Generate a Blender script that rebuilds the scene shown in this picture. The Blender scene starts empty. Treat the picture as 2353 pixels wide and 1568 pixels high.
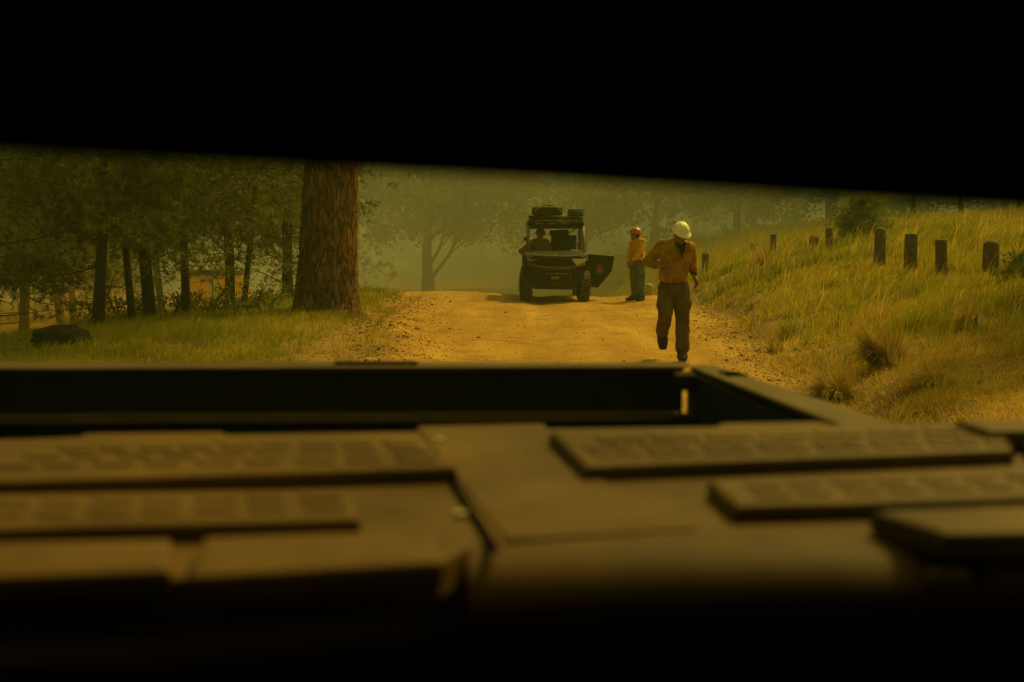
import bpy, bmesh, math, random
import numpy as np
from mathutils import Vector, Matrix, noise as mnoise

random.seed(7)
RS = np.random.RandomState(11)
R = math.radians
S = bpy.context.scene
C = S.collection

# ------------------------------------------------------------------ camera
CAM_H = 1.65
PITCH = 5.11
cam_d = bpy.data.cameras.new('camera')
cam_d.lens = 45.0
cam_d.sensor_width = 36.0
cam_d.clip_start = 0.02
cam_d.clip_end = 2000
cam_d.dof.use_dof = True
cam_d.dof.focus_distance = 20.0
cam_d.dof.aperture_fstop = 3.1
cam = bpy.data.objects.new('camera', cam_d)
C.objects.link(cam)
cam.location = (0, 0, CAM_H)
cam.rotation_euler = (R(90 - PITCH), 0, 0)
S.camera = cam

# ------------------------------------------------------------------ sky, sun, exposure
SUN_DIR = Vector((0.58, 0.62, 1.10)).normalized()      # towards the sun
SUN_EL = math.asin(SUN_DIR.z)
SUN_AZ = math.atan2(SUN_DIR.x, SUN_DIR.y)
world = bpy.data.worlds.new('World')
S.world = world
world.use_nodes = True
wn = world.node_tree
wn.nodes.clear()
sky = wn.nodes.new('ShaderNodeTexSky')
sky.sky_type = 'NISHITA'
sky.sun_disc = False
sky.sun_elevation = SUN_EL
sky.sun_rotation = SUN_AZ
sky.dust_density = 6.0
sky.air_density = 1.5
smoke = wn.nodes.new('ShaderNodeMix')                   # smoke over the whole sky turns it yellow
smoke.data_type = 'RGBA'
smoke.blend_type = 'MULTIPLY'
smoke.inputs[0].default_value = 1.0
smoke.inputs[7].default_value = (1.0, 0.86, 0.18, 1)
bgn = wn.nodes.new('ShaderNodeBackground')
bgn.inputs[1].default_value = 0.15
wo = wn.nodes.new('ShaderNodeOutputWorld')
wn.links.new(sky.outputs[0], smoke.inputs[6])
wn.links.new(smoke.outputs[2], bgn.inputs[0])
wn.links.new(bgn.outputs[0], wo.inputs[0])

sun_d = bpy.data.lights.new('sun', 'SUN')
sun_d.energy = 3.8
sun_d.angle = R(3.0)
sun_d.color = (1.0, 0.745, 0.18)
sun = bpy.data.objects.new('sun', sun_d)
C.objects.link(sun)
sun.rotation_euler = SUN_DIR.to_track_quat('Z', 'Y').to_euler()
sun.location = (20, 10, 40)

S.view_settings.view_transform = 'Standard'
S.view_settings.look = 'None'
S.view_settings.exposure = -0.35
S.view_settings.gamma = 1.0
S.view_settings.use_curve_mapping = False
S.render.engine = 'CYCLES'
S.cycles.use_denoising = True
S.cycles.max_bounces = 6
S.cycles.diffuse_bounces = 3
S.cycles.glossy_bounces = 2
S.cycles.transparent_max_bounces = 8
S.cycles.volume_bounces = 3
S.cycles.use_adaptive_sampling = False
S.cycles.sample_clamp_indirect = 4.0

HAZE_DENSITY = 0.0015
HAZE_COLOR = (0.60, 0.72, 0.38)

# ------------------------------------------------------------------ helpers
F = 2941.0
SP, CP = math.sin(R(PITCH)), math.cos(R(PITCH))
def ray(px, py):
    u = (px - 1176.5) / F
    v = (py - 784.0) / F
    return Vector((u, CP - v * SP, -SP - v * CP))
def on_z(px, py, z):
    d = ray(px, py)
    t = (z - CAM_H) / d.z
    return Vector((d.x * t, d.y * t, z))
def at_d(px, py, y):
    d = ray(px, py)
    t = y / d.y
    return Vector((d.x * t, y, CAM_H + d.z * t))

def new_mat(name, col, col2=None, rough=0.8, scale=8.0, bump=0.0, bscale=40.0, spec=0.3, metal=0.0, attr=None, detail=5.0, trans=0.0):
    m = bpy.data.materials.new(name)
    m.use_nodes = True
    nt = m.node_tree
    b = nt.nodes['Principled BSDF']
    b.inputs['Roughness'].default_value = rough
    b.inputs['Specular IOR Level'].default_value = spec
    b.inputs['Metallic'].default_value = metal
    if col2 is None:
        col2 = tuple(c * 0.75 for c in col)
    tc = nt.nodes.new('ShaderNodeTexCoord')
    mx = nt.nodes.new('ShaderNodeMix')
    mx.data_type = 'RGBA'
    mx.inputs[6].default_value = (*col, 1)
    mx.inputs[7].default_value = (*col2, 1)
    if attr:
        at = nt.nodes.new('ShaderNodeAttribute')
        at.attribute_name = attr
        nt.links.new(at.outputs['Fac'], mx.inputs[0])
    else:
        n = nt.nodes.new('ShaderNodeTexNoise')
        n.inputs['Scale'].default_value = scale
        n.inputs['Detail'].default_value = detail
        n.inputs['Roughness'].default_value = 0.65
        rp = nt.nodes.new('ShaderNodeMapRange')
        rp.inputs[1].default_value = 0.35
        rp.inputs[2].default_value = 0.65
        nt.links.new(tc.outputs['Object'], n.inputs['Vector'])
        nt.links.new(n.outputs['Fac'], rp.inputs[0])
        nt.links.new(rp.outputs[0], mx.inputs[0])
    nt.links.new(mx.outputs[2], b.inputs['Base Color'])
    if bump > 0:
        n2 = nt.nodes.new('ShaderNodeTexNoise')
        n2.inputs['Scale'].default_value = bscale
        n2.inputs['Detail'].default_value = 4
        nt.links.new(tc.outputs['Object'], n2.inputs['Vector'])
        bp = nt.nodes.new('ShaderNodeBump')
        bp.inputs['Strength'].default_value = 1.0
        bp.inputs['Distance'].default_value = bump
        nt.links.new(n2.outputs['Fac'], bp.inputs['Height'])
        nt.links.new(bp.outputs['Normal'], b.inputs['Normal'])
    if trans > 0:      # light coming through thin leaves
        tr = nt.nodes.new('ShaderNodeBsdfTranslucent')
        nt.links.new(mx.outputs[2], tr.inputs['Color'])
        ms = nt.nodes.new('ShaderNodeMixShader')
        ms.inputs[0].default_value = trans
        nt.links.new(b.outputs[0], ms.inputs[1])
        nt.links.new(tr.outputs[0], ms.inputs[2])
        nt.links.new(ms.outputs[0], nt.nodes['Material Output'].inputs['Surface'])
    return m

M = {}
M['road_dust'] = None
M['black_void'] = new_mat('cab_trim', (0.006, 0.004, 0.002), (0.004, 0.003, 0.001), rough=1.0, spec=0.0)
M['bed_paint'] = new_mat('bed_steel', (0.05, 0.030, 0.010), (0.08, 0.047, 0.015), rough=0.6, scale=5, spec=0.12)
M['bed_dark'] = new_mat('bed_liner', (0.013, 0.012, 0.010), (0.02, 0.017, 0.012), rough=0.85, scale=6, spec=0.06)
M['box_plastic'] = new_mat('dusty_plastic', (0.040, 0.022, 0.006), (0.105, 0.058, 0.015), rough=0.6, scale=2.6, bump=0.0006, bscale=350, spec=0.10)
M['box_side'] = new_mat('fill_lifted_plastic', (0.09, 0.058, 0.02), (0.12, 0.08, 0.03), rough=0.7, scale=9, spec=0.1)  # colour lifted to stand in for fill light on shaded front faces
M['uv_black'] = new_mat('vehicle_plastic', (0.010, 0.010, 0.006), (0.022, 0.017, 0.009), rough=0.6, scale=6, spec=0.22)
M['uv_paint'] = new_mat('vehicle_paint', (0.009, 0.010, 0.006), (0.017, 0.016, 0.008), rough=0.75, scale=4, spec=0.12)
M['uv_tube'] = new_mat('vehicle_tube', (0.11, 0.10, 0.055), (0.15, 0.13, 0.07), rough=0.5, scale=9, spec=0.35)
M['rubber'] = new_mat('tyre_rubber', (0.05, 0.042, 0.025), (0.20, 0.15, 0.08), rough=0.9, scale=5, spec=0.2)
M['lamp'] = new_mat('lamp_lens_sunlit', (0.62, 0.58, 0.42), (0.5, 0.46, 0.33), rough=0.12, scale=20, spec=0.9)  # pale colour carries the sun's glare on one headlight
M['lamp_dim'] = new_mat('lamp_lens_shaded', (0.10, 0.10, 0.07), (0.16, 0.15, 0.1), rough=0.25, scale=20, spec=0.6)  # darker copy of the same lens, its shade put into the colour
M['yellow_metal'] = new_mat('fairlead_metal', (0.42, 0.38, 0.10), rough=0.4, scale=10, metal=0.0)
M['cyan'] = new_mat('emblem_ring_print', (0.07, 0.26, 0.22), rough=0.6)
M['red'] = new_mat('emblem_red_print', (0.55, 0.06, 0.03), rough=0.6)
M['white_print'] = new_mat('white_print', (0.6, 0.55, 0.42), rough=0.6)
M['steel'] = new_mat('bolt_steel', (0.35, 0.33, 0.28), rough=0.4, metal=0.6)
M['bag'] = new_mat('bag_fabric', (0.017, 0.017, 0.013), (0.03, 0.028, 0.02), rough=0.85, scale=12, bump=0.003, bscale=30)
M['cord'] = new_mat('pale_cord', (0.4, 0.36, 0.26), rough=0.8)
M['wood_tool'] = new_mat('tool_wood', (0.22, 0.12, 0.05), rough=0.7, scale=12)
M['shirt'] = new_mat('orange_shirt_cloth', (0.40, 0.205, 0.014), (0.20, 0.098, 0.009), rough=0.9, scale=5, bump=0.002, bscale=35, spec=0.1)
M['shirt2'] = new_mat('yellow_shirt_cloth', (0.74, 0.38, 0.025), (0.50, 0.24, 0.02), rough=0.9, scale=7, bump=0.003, bscale=25, spec=0.1)
M['trouser'] = new_mat('olive_trouser_cloth', (0.12, 0.08, 0.022), (0.07, 0.045, 0.013), rough=0.9, scale=6, bump=0.003, bscale=22, spec=0.1)
M['trouser2'] = new_mat('green_trouser_cloth', (0.13, 0.16, 0.10), (0.07, 0.09, 0.06), rough=0.9, scale=6, bump=0.003, bscale=22, spec=0.1)
M['skin'] = new_mat('skin', (0.27, 0.115, 0.05), (0.21, 0.085, 0.036), rough=0.6, scale=14)
M['shirt3'] = new_mat('shaded_shirt_cloth', (0.22, 0.095, 0.010), (0.15, 0.06, 0.007), rough=0.9, scale=5)  # darkened copy stands in for roof shade on the seated person
M['helmet_d'] = new_mat('shaded_red_helmet_shell', (0.16, 0.028, 0.012), rough=0.5)  # helmet darkened likewise for the shade under the vehicle roof
M['hair'] = new_mat('dark_hair', (0.012, 0.009, 0.006), rough=0.8, scale=60)
M['undershirt'] = new_mat('dark_undershirt', (0.012, 0.013, 0.010), rough=0.9)
M['leather'] = new_mat('boot_leather', (0.022, 0.015, 0.008), (0.04, 0.028, 0.014), rough=0.9, spec=0.05, scale=15)
M['helmet_w'] = new_mat('cream_helmet_shell', (0.80, 0.76, 0.50), (0.74, 0.69, 0.44), rough=0.35, scale=9, spec=0.5)
M['helmet_r'] = new_mat('red_helmet_shell', (0.42, 0.06, 0.025), (0.34, 0.05, 0.02), rough=0.4, scale=9, spec=0.5)
M['post'] = new_mat('weathered_post_wood', (0.06, 0.04, 0.02), (0.15, 0.10, 0.055), rough=0.9, scale=9, bump=0.006, bscale=22)
M['post_pale'] = new_mat('bleached_post_wood', (0.42, 0.31, 0.16), (0.28, 0.20, 0.10), rough=0.9, scale=9)
M['bark'] = new_mat('dark_bark', (0.035, 0.027, 0.016), (0.065, 0.045, 0.025), rough=0.95, scale=10, bump=0.01, bscale=14)
M['rock'] = new_mat('black_rock', (0.02, 0.017, 0.012), (0.045, 0.032, 0.016), rough=1.0, spec=0.04, scale=5, bump=0.02, bscale=9)
M['tr_yellow'] = new_mat('trailer_yellow', (0.97, 0.56, 0.008), (0.93, 0.52, 0.007), rough=0.5, scale=3)
M['tr_roof'] = new_mat('trailer_roof', (0.10, 0.08, 0.05), rough=0.7)
M['tr_white'] = new_mat('trailer_panel', (0.75, 0.66, 0.36), rough=0.5)
M['tr_dark'] = new_mat('trailer_dark', (0.02, 0.018, 0.014), rough=0.7)
M['leaf'] = new_mat('broad_leaves', (0.09, 0.115, 0.015), (0.36, 0.35, 0.06), rough=0.6, attr='rnd', trans=0.4, spec=0.3)
M['needle'] = new_mat('pine_needles', (0.055, 0.066, 0.008), (0.28, 0.29, 0.025), rough=0.6, attr='rnd', trans=0.2, spec=0.2)
M['straw'] = new_mat('straw', (0.52, 0.36, 0.075), (0.30, 0.19, 0.04), rough=0.8, attr='rnd', trans=0.3)

def grass_mat(name):
    m = bpy.data.materials.new(name)
    m.use_nodes = True
    nt = m.node_tree
    b = nt.nodes['Principled BSDF']
    b.inputs['Roughness'].default_value = 0.7
    b.inputs['Specular IOR Level'].default_value = 0.15
    at = nt.nodes.new('ShaderNodeAttribute')
    at.attribute_name = 'rnd'
    cr = nt.nodes.new('ShaderNodeValToRGB')
    e = cr.color_ramp.elements
    e[0].position = 0.0
    e[0].color = (0.17, 0.165, 0.010, 1)
    e[1].position = 1.0
    e[1].color = (0.70, 0.46, 0.10, 1)
    k = cr.color_ramp.elements.new(0.35); k.color = (0.31, 0.285, 0.016, 1)
    k = cr.color_ramp.elements.new(0.62); k.color = (0.44, 0.345, 0.026, 1)
    k = cr.color_ramp.elements.new(0.8); k.color = (0.46, 0.29, 0.035, 1)
    nt.links.new(at.outputs['Fac'], cr.inputs[0])
    nt.links.new(cr.outputs[0], b.inputs['Base Color'])
    tr = nt.nodes.new('ShaderNodeBsdfTranslucent')
    nt.links.new(cr.outputs[0], tr.inputs['Color'])
    ms = nt.nodes.new('ShaderNodeMixShader')
    ms.inputs[0].default_value = 0.4
    nt.links.new(b.outputs[0], ms.inputs[1])
    nt.links.new(tr.outputs[0], ms.inputs[2])
    nt.links.new(ms.outputs[0], nt.nodes['Material Output'].inputs['Surface'])
    return m
M['grass'] = grass_mat('grass_blades')

# tree bark with deep plates for the big trunk
def big_bark_mat():
    m = bpy.data.materials.new('plated_pine_bark')
    m.use_nodes = True
    nt = m.node_tree
    b = nt.nodes['Principled BSDF']
    b.inputs['Roughness'].default_value = 0.9
    b.inputs['Specular IOR Level'].default_value = 0.1
    at = nt.nodes.new('ShaderNodeAttribute')
    at.attribute_name = 'rnd'
    cr = nt.nodes.new('ShaderNodeValToRGB')
    e = cr.color_ramp.elements
    e[0].position = 0.1; e[0].color = (0.035, 0.022, 0.011, 1)
    e[1].position = 0.95; e[1].color = (0.30, 0.125, 0.04, 1)
    k = cr.color_ramp.elements.new(0.5); k.color = (0.12, 0.065, 0.027, 1)
    tc = nt.nodes.new('ShaderNodeTexCoord')
    mp = nt.nodes.new('ShaderNodeMapping')
    mp.inputs['Scale'].default_value = (1, 1, 0.3)
    n = nt.nodes.new('ShaderNodeTexNoise')
    n.inputs['Scale'].default_value = 22
    n.inputs['Detail'].default_value = 6
    nt.links.new(tc.outputs['Object'], mp.inputs[0])
    nt.links.new(mp.outputs[0], n.inputs['Vector'])
    ad = nt.nodes.new('ShaderNodeMath'); ad.operation = 'MULTIPLY_ADD'
    nt.links.new(n.outputs['Fac'], ad.inputs[0])
    ad.inputs[1].default_value = 0.9
    sb = nt.nodes.new('ShaderNodeMath'); sb.operation = 'SUBTRACT'
    nt.links.new(at.outputs['Fac'], sb.inputs[0]); sb.inputs[1].default_value = 0.45
    nt.links.new(sb.outputs[0], ad.inputs[2])
    nt.links.new(ad.outputs[0], cr.inputs[0])
    nt.links.new(cr.outputs[0], b.inputs['Base Color'])
    bp = nt.nodes.new('ShaderNodeBump')
    bp.inputs['Distance'].default_value = 0.02
    nt.links.new(n.outputs['Fac'], bp.inputs['Height'])
    nt.links.new(bp.outputs[0], b.inputs['Normal'])
    return m
M['big_bark'] = big_bark_mat()

def link(name, me, mat=None, parent=None, loc=None, smooth=False):
    o = bpy.data.objects.new(name, me)
    C.objects.link(o)
    if mat is not None:
        me.materials.append(mat)
    if parent is not None:
        o.parent = parent
    if loc is not None:
        o.location = loc
    if smooth:
        me.polygons.foreach_set('use_smooth', [True] * len(me.polygons))
    return o

def mesh_arrays(name, v, f, rnd=None):
    """v Nx3, f MxK (K = 3 or 4), rnd per vertex"""
    v = np.asarray(v, dtype=np.float32)
    f = np.asarray(f, dtype=np.int32)
    me = bpy.data.meshes.new(name)
    me.vertices.add(len(v))
    me.vertices.foreach_set('co', v.ravel())
    k = f.shape[1]
    me.loops.add(f.size)
    me.loops.foreach_set('vertex_index', f.ravel())
    me.polygons.add(len(f))
    me.polygons.foreach_set('loop_start', np.arange(0, f.size, k, dtype=np.int32))
    me.update(calc_edges=True)
    if rnd is not None:
        a = me.attributes.new('rnd', 'FLOAT', 'POINT')
        a.data.foreach_set('value', np.asarray(rnd, dtype=np.float32))
    return me

def bm_link(name, bm, mat, parent=None, smooth=False, loc=None):
    me = bpy.data.meshes.new(name)
    bmesh.ops.recalc_face_normals(bm, faces=bm.faces)
    bm.to_mesh(me)
    bm.free()
    return link(name, me, mat, parent, loc, smooth)

def empty(name, loc, label=None, cat=None, group=None, rz=0.0):
    o = bpy.data.objects.new(name, None)
    C.objects.link(o)
    o.location = loc
    o.rotation_euler = (0, 0, rz)
    o.empty_display_size = 0.2
    if label: o['label'] = label
    if cat: o['category'] = cat
    if group: o['group'] = group
    return o
def tag(o, label=None, cat=None, group=None, kind=None):
    if label: o['label'] = label
    if cat: o['category'] = cat
    if group: o['group'] = group
    if kind: o['kind'] = kind
    return o

def box(bm, x0, x1, y0, y1, z0, z1, mat4=None, bevel=0.0):
    vs = [bm.verts.new(Vector(p)) for p in ((x0,y0,z0),(x1,y0,z0),(x1,y1,z0),(x0,y1,z0),(x0,y0,z1),(x1,y0,z1),(x1,y1,z1),(x0,y1,z1))]
    fs = [bm.faces.new([vs[i] for i in q]) for q in ((0,3,2,1),(4,5,6,7),(0,1,5,4),(1,2,6,5),(2,3,7,6),(3,0,4,7))]
    if bevel > 0:
        es = set(e for f in fs for e in f.edges)
        r = bmesh.ops.bevel(bm, geom=list(es), offset=bevel, segments=2, affect='EDGES', profile=0.5)
        vs = list({v for f in r['faces'] for v in f.verts})
    if mat4 is not None:
        bmesh.ops.transform(bm, matrix=mat4, verts=vs)
    return vs

def prism(bm, pts, vec, bevel=0.0):
    """polygon pts (Vectors) swept along vec"""
    a = [bm.verts.new(p) for p in pts]
    b = [bm.verts.new(Vector(p) + Vector(vec)) for p in pts]
    n = len(pts)
    fs = [bm.faces.new(a), bm.faces.new(b[::-1])]
    for i in range(n):
        fs.append(bm.faces.new([a[i], b[i], b[(i+1) % n], a[(i+1) % n]]))
    if bevel > 0:
        bmesh.ops.recalc_face_normals(bm, faces=fs)
        es = list({e for e in fs[0].edges})
        bmesh.ops.bevel(bm, geom=es, offset=bevel, segments=2, affect='EDGES', profile=0.5)

def tube(bm, pts, radii, seg=10, cap=True):
    pts = [Vector(p) for p in pts]
    if not hasattr(radii, '__len__'):
        radii = [radii] * len(pts)
    rings = []
    up = None
    for i, p in enumerate(pts):
        if i == 0: t = pts[1] - p
        elif i == len(pts) - 1: t = p - pts[i-1]
        else: t = pts[i+1] - pts[i-1]
        t.normalize()
        if up is None:
            up = Vector((0, 0, 1)) if abs(t.z) < 0.9 else Vector((1, 0, 0))
        a = t.cross(up).normalized()
        b = a.cross(t).normalized()
        up = b
        rings.append([bm.verts.new(p + (a * math.cos(k * 2 * math.pi / seg) + b * math.sin(k * 2 * math.pi / seg)) * radii[i]) for k in range(seg)])
    for i in range(len(rings) - 1):
        for k in range(seg):
            bm.faces.new([rings[i][k], rings[i][(k+1) % seg], rings[i+1][(k+1) % seg], rings[i+1][k]])
    if cap:
        bm.faces.new(rings[0][::-1])
        bm.faces.new(rings[-1])

def tube_obj(name, pts, r, mat, parent=None, seg=8):
    bm = bmesh.new()
    tube(bm, pts, r, seg)
    return bm_link(name, bm, mat, parent, smooth=True)
def box_obj(name, b, mat, parent=None, bevel=0.01, m4=None):
    bm = bmesh.new()
    box(bm, *b, mat4=m4, bevel=bevel)
    return bm_link(name, bm, mat, parent)

# ------------------------------------------------------------------ terrain
def smooth(a, b, x):
    t = np.clip((x - a) / (b - a), 0, 1)
    return t * t * (3 - 2 * t)
def vnoise(x, y, s, seed=0):
    x = np.asarray(x, float) * s; y = np.asarray(y, float) * s
    xi = np.floor(x).astype(np.int64); yi = np.floor(y).astype(np.int64)
    fx = x - xi; fy = y - yi
    fx = fx * fx * (3 - 2 * fx); fy = fy * fy * (3 - 2 * fy)
    def h(a, b):
        n = (a * 374761393 + b * 668265263 + seed * 1442695041) & 0xffffffff
        n = ((n ^ (n >> 13)) * 1274126177) & 0xffffffff
        return ((n ^ (n >> 16)) & 0xffff) / 65535.0
    return (h(xi, yi) * (1 - fx) + h(xi + 1, yi) * fx) * (1 - fy) + (h(xi, yi + 1) * (1 - fx) + h(xi + 1, yi + 1) * fx) * fy
def fbm(x, y, s, seed=0, o=4):
    r = 0; a = 0.5
    for i in range(o):
        r = r + a * vnoise(x, y, s, seed + i * 17); s *= 2.07; a *= 0.5
    return r / (1 - 0.5 ** o)

def edge_r(y):
    e = np.interp(y, [-60, 8, 12.8, 16, 19.5, 27, 33, 40, 50, 70, 100], [3.0, 3.0, 3.15, 3.25, 3.5, 4.15, 4.3, 3.6, 2.2, -1.5, -9])
    return e + (fbm(y * 0 + 3.3, y, 0.5, 5) - 0.5) * 0.7
def edge_l(y):
    e = np.interp(y, [-60, 10, 16, 18, 23, 28, 33, 50, 70, 100], [-2.4, -1.7, -1.75, -1.95, -2.2, -2.55, -2.9, -4.5, -9, -18])
    return e + (fbm(y * 0 + 7.7, y, 0.5, 9) - 0.5) * 0.9

def height(x, y):
    x = np.asarray(x, float); y = np.asarray(y, float)
    er = edge_r(y); el = edge_l(y)
    s = np.maximum(x - er, 0)
    near = smooth(2, 8, y)
    bank = 2.05 * (1 - np.exp(-np.maximum(s - 0.25, 0) / 5.2)) - 0.10 * np.exp(-((s - 0.2) / 0.25) ** 2) + 0.07 * smooth(0.35, 0.75, s + 0.5 * (fbm(x, y, 0.9, 21) - 0.5))
    bank = bank * np.interp(y, [8, 19, 21, 24, 30], [.78, .80, .88, 1.0, 1.0]) * near * (1 - smooth(45, 70, y) * 0.5)
    yb = np.clip(28.7 + (x + 4.6) * 3.45, 13, 31)
    D = np.interp(x, [-9, -5, 3, 5.5, 12], [1.9, 1.35, 1.35, 0.6, 0.2])
    drop = D * smooth(0, 1, (y - yb) / 13)
    sl = np.maximum(el - x, 0)
    mound = 0.16 * smooth(0, 0.9, sl) * smooth(14, 18, y) * (1 - smooth(2.5, 5, sl) * 0.6)
    rut = -0.03 * (np.exp(-((x - 0.1 - .02 * y) / .28) ** 2) + np.exp(-((x - 1.75 - .02 * y) / .28) ** 2)) + 0.05 * (fbm(x * 2.2, y * 0.25, 0.8, 31) - 0.5) + 0.02 * (fbm(x, y, 2.5, 33) - 0.5)
    rough = (0.22 * (fbm(x, y, 0.55, 41) - 0.5) + 0.1 * (fbm(x, y, 1.9, 43) - 0.5)) * np.clip(np.maximum(s, sl) / 1.2, 0, 1)
    leftrut = 0.10 * np.exp(-((x - el) / 0.5) ** 2) * (fbm(x, y, 1.2, 51) - 0.2)
    hill = smooth(95, 260, y) * 16 + smooth(60, 160, np.abs(x)) * 8
    crown = 0.13 * np.exp(-((y - 32) / 2.5) ** 2 - ((x + 1.6) / 1.3) ** 2) + 0.05 * (fbm(x, y, 5.0, 91) - .5) * np.exp(-((x - el - .2) / 0.8) ** 2)
    berm = 0.17 * np.exp(-((x - el - .15) / 0.42) ** 2) * smooth(25, 19, y) * smooth(10, 14, y) * (0.3 + 1.3 * fbm(x, y, 1.7, 95))
    return berm + bank - drop + mound + rut + rough + leftrut + hill + crown
def hz(x, y):
    return float(height(np.array([x]), np.array([y]))[0])

def graded(a0, a1, fine0, fine1, step, grow):
    mid = list(np.arange(fine0, fine1 + 1e-6, step))
    lo = []; p = fine0; s = step
    while p > a0:
        s *= grow; p -= s; lo.append(p)
    hi = []; p = mid[-1]; s = step
    while p < a1:
        s *= grow; p += s; hi.append(p)
    return np.array(lo[::-1] + mid + hi)

gx = graded(-230, 230, -9, 13, 0.085, 1.06)
gy = graded(-40, 330, 8, 36, 0.11, 1.05)
GX, GY = np.meshgrid(gx, gy)
GZ = height(GX, GY)
nx, ny = len(gx), len(gy)
verts = np.stack([GX.ravel(), GY.ravel(), GZ.ravel()], 1)
idx = np.arange(nx * ny).reshape(ny, nx)
quads = np.stack([idx[:-1, :-1], idx[:-1, 1:], idx[1:, 1:], idx[1:, :-1]], -1).reshape(-1, 4)
er = edge_r(GY); el = edge_l(GY)
mask = smooth(-0.35, 0.35, er - GX + (fbm(GX, GY, 1.4, 61) - 0.5) * 1.0) * smooth(-0.5, 0.5, GX - el + (fbm(GX, GY, 1.1, 63) - 0.5) * 1.4)
dusty = smooth(-5.5, -8, GX) * smooth(19, 26, GY)
mask = np.clip(np.maximum(mask, dusty * 0.9), 0, 1)
green = np.clip(smooth(0.6, 2.8, GX - er + (fbm(GX, GY, 0.5, 71) - 0.5) * 2) * smooth(10, 15, GY) + smooth(0.6, 2.2, el - GX) * (1 - dusty), 0, 1)
ctr = verts[quads].mean(1)
isroad = (ctr[:, 0] < edge_r(ctr[:, 1])) & (ctr[:, 0] > edge_l(ctr[:, 1])) & (ctr[:, 1] < 62)

def ground_mat():
    m = bpy.data.materials.new('dirt_and_verge')
    m.use_nodes = True
    nt = m.node_tree
    L = nt.links
    b = nt.nodes['Principled BSDF']
    b.inputs['Roughness'].default_value = 0.95
    b.inputs['Specular IOR Level'].default_value = 0.08
    tc = nt.nodes.new('ShaderNodeTexCoord')
    def nz(scale, detail=6, rough=0.65, vec=None):
        n = nt.nodes.new('ShaderNodeTexNoise')
        n.inputs['Scale'].default_value = scale
        n.inputs['Detail'].default_value = detail
        n.inputs['Roughness'].default_value = rough
        L.new(vec or tc.outputs['Object'], n.inputs['Vector'])
        return n
    def mix(fac, a, c):
        x = nt.nodes.new('ShaderNodeMix'); x.data_type = 'RGBA'
        L.new(fac, x.inputs[0])
        for s, v in ((6, a), (7, c)):
            if isinstance(v, tuple): x.inputs[s].default_value = (*v, 1)
            else: L.new(v, x.inputs[s])
        return x.outputs[2]
    def rng(src, a, c):
        r = nt.nodes.new('ShaderNodeMapRange')
        r.inputs[1].default_value = a; r.inputs[2].default_value = c
        L.new(src, r.inputs[0]); return r.outputs[0]
    mp = nt.nodes.new('ShaderNodeMapping'); mp.inputs['Scale'].default_value = (1.6, 0.22, 1)
    L.new(tc.outputs['Object'], mp.inputs[0])
    tracks = nz(1.0, 3, 0.5, mp.outputs[0])
    big = nz(0.5, 5)
    mid = nz(5.0, 6)
    fine = nz(42, 3, 0.7)
    road = mix(rng(mid.outputs['Fac'], 0.3, 0.7), (0.27, 0.145, 0.028), (0.40, 0.228, 0.048))
    road = mix(rng(tracks.outputs['Fac'], 0.42, 0.72), road, (0.47, 0.28, 0.058))
    road = mix(rng(fine.outputs['Fac'], 0.54, 0.70), road, (0.15, 0.075, 0.015))
    patch = nz(1.3, 4, 0.6)
    road = mix(rng(patch.outputs['Fac'], 0.50, 0.72), road, (0.25, 0.135, 0.03))
    verge = mix(rng(mid.outputs['Fac'], 0.35, 0.65), (0.13, 0.075, 0.025), (0.27, 0.16, 0.05))
    verge = mix(rng(fine.outputs['Fac'], 0.45, 0.7), verge, (0.34, 0.21, 0.07))
    grn = mix(rng(mid.outputs['Fac'], 0.35, 0.65), (0.10, 0.085, 0.018), (0.17, 0.125, 0.028))
    ag = nt.nodes.new('ShaderNodeAttribute'); ag.attribute_name = 'green'
    ar = nt.nodes.new('ShaderNodeAttribute'); ar.attribute_name = 'road'
    col = mix(ag.outputs['Fac'], verge, grn)
    col = mix(ar.outputs['Fac'], col, road)
    L.new(col, b.inputs['Base Color'])
    vo = nt.nodes.new('ShaderNodeTexVoronoi'); vo.inputs['Scale'].default_value = 38
    L.new(tc.outputs['Object'], vo.inputs['Vector'])
    ad = nt.nodes.new('ShaderNodeMath'); ad.operation = 'SUBTRACT'
    L.new(mid.outputs['Fac'], ad.inputs[0]); L.new(vo.outputs['Distance'], ad.inputs[1])
    bp = nt.nodes.new('ShaderNodeBump'); bp.inputs['Distance'].default_value = 0.02; bp.inputs['Strength'].default_value = 0.9
    L.new(ad.outputs[0], bp.inputs['Height'])
    L.new(bp.outputs[0], b.inputs['Normal'])
    return m
GM = ground_mat()
def sub_sheet(name, q, label=None):
    used = np.unique(q)
    remap = np.full(len(verts), -1, dtype=np.int64)
    remap[used] = np.arange(len(used))
    me = mesh_arrays(name, verts[used], remap[q])
    for an, arr in (('road', mask.ravel()), ('green', green.ravel())):
        a = me.attributes.new(an, 'FLOAT', 'POINT')
        a.data.foreach_set('value', arr[used].astype(np.float32))
    o = link(name, me, GM, smooth=True)
    return tag(o, label, None, None, 'structure')
sub_sheet('ground', quads[~isroad], 'sloping ground with a grassy bank on both sides of the road')
sub_sheet('dirt_road', quads[isroad], 'pale rutted gravel road running away from the truck')

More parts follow.
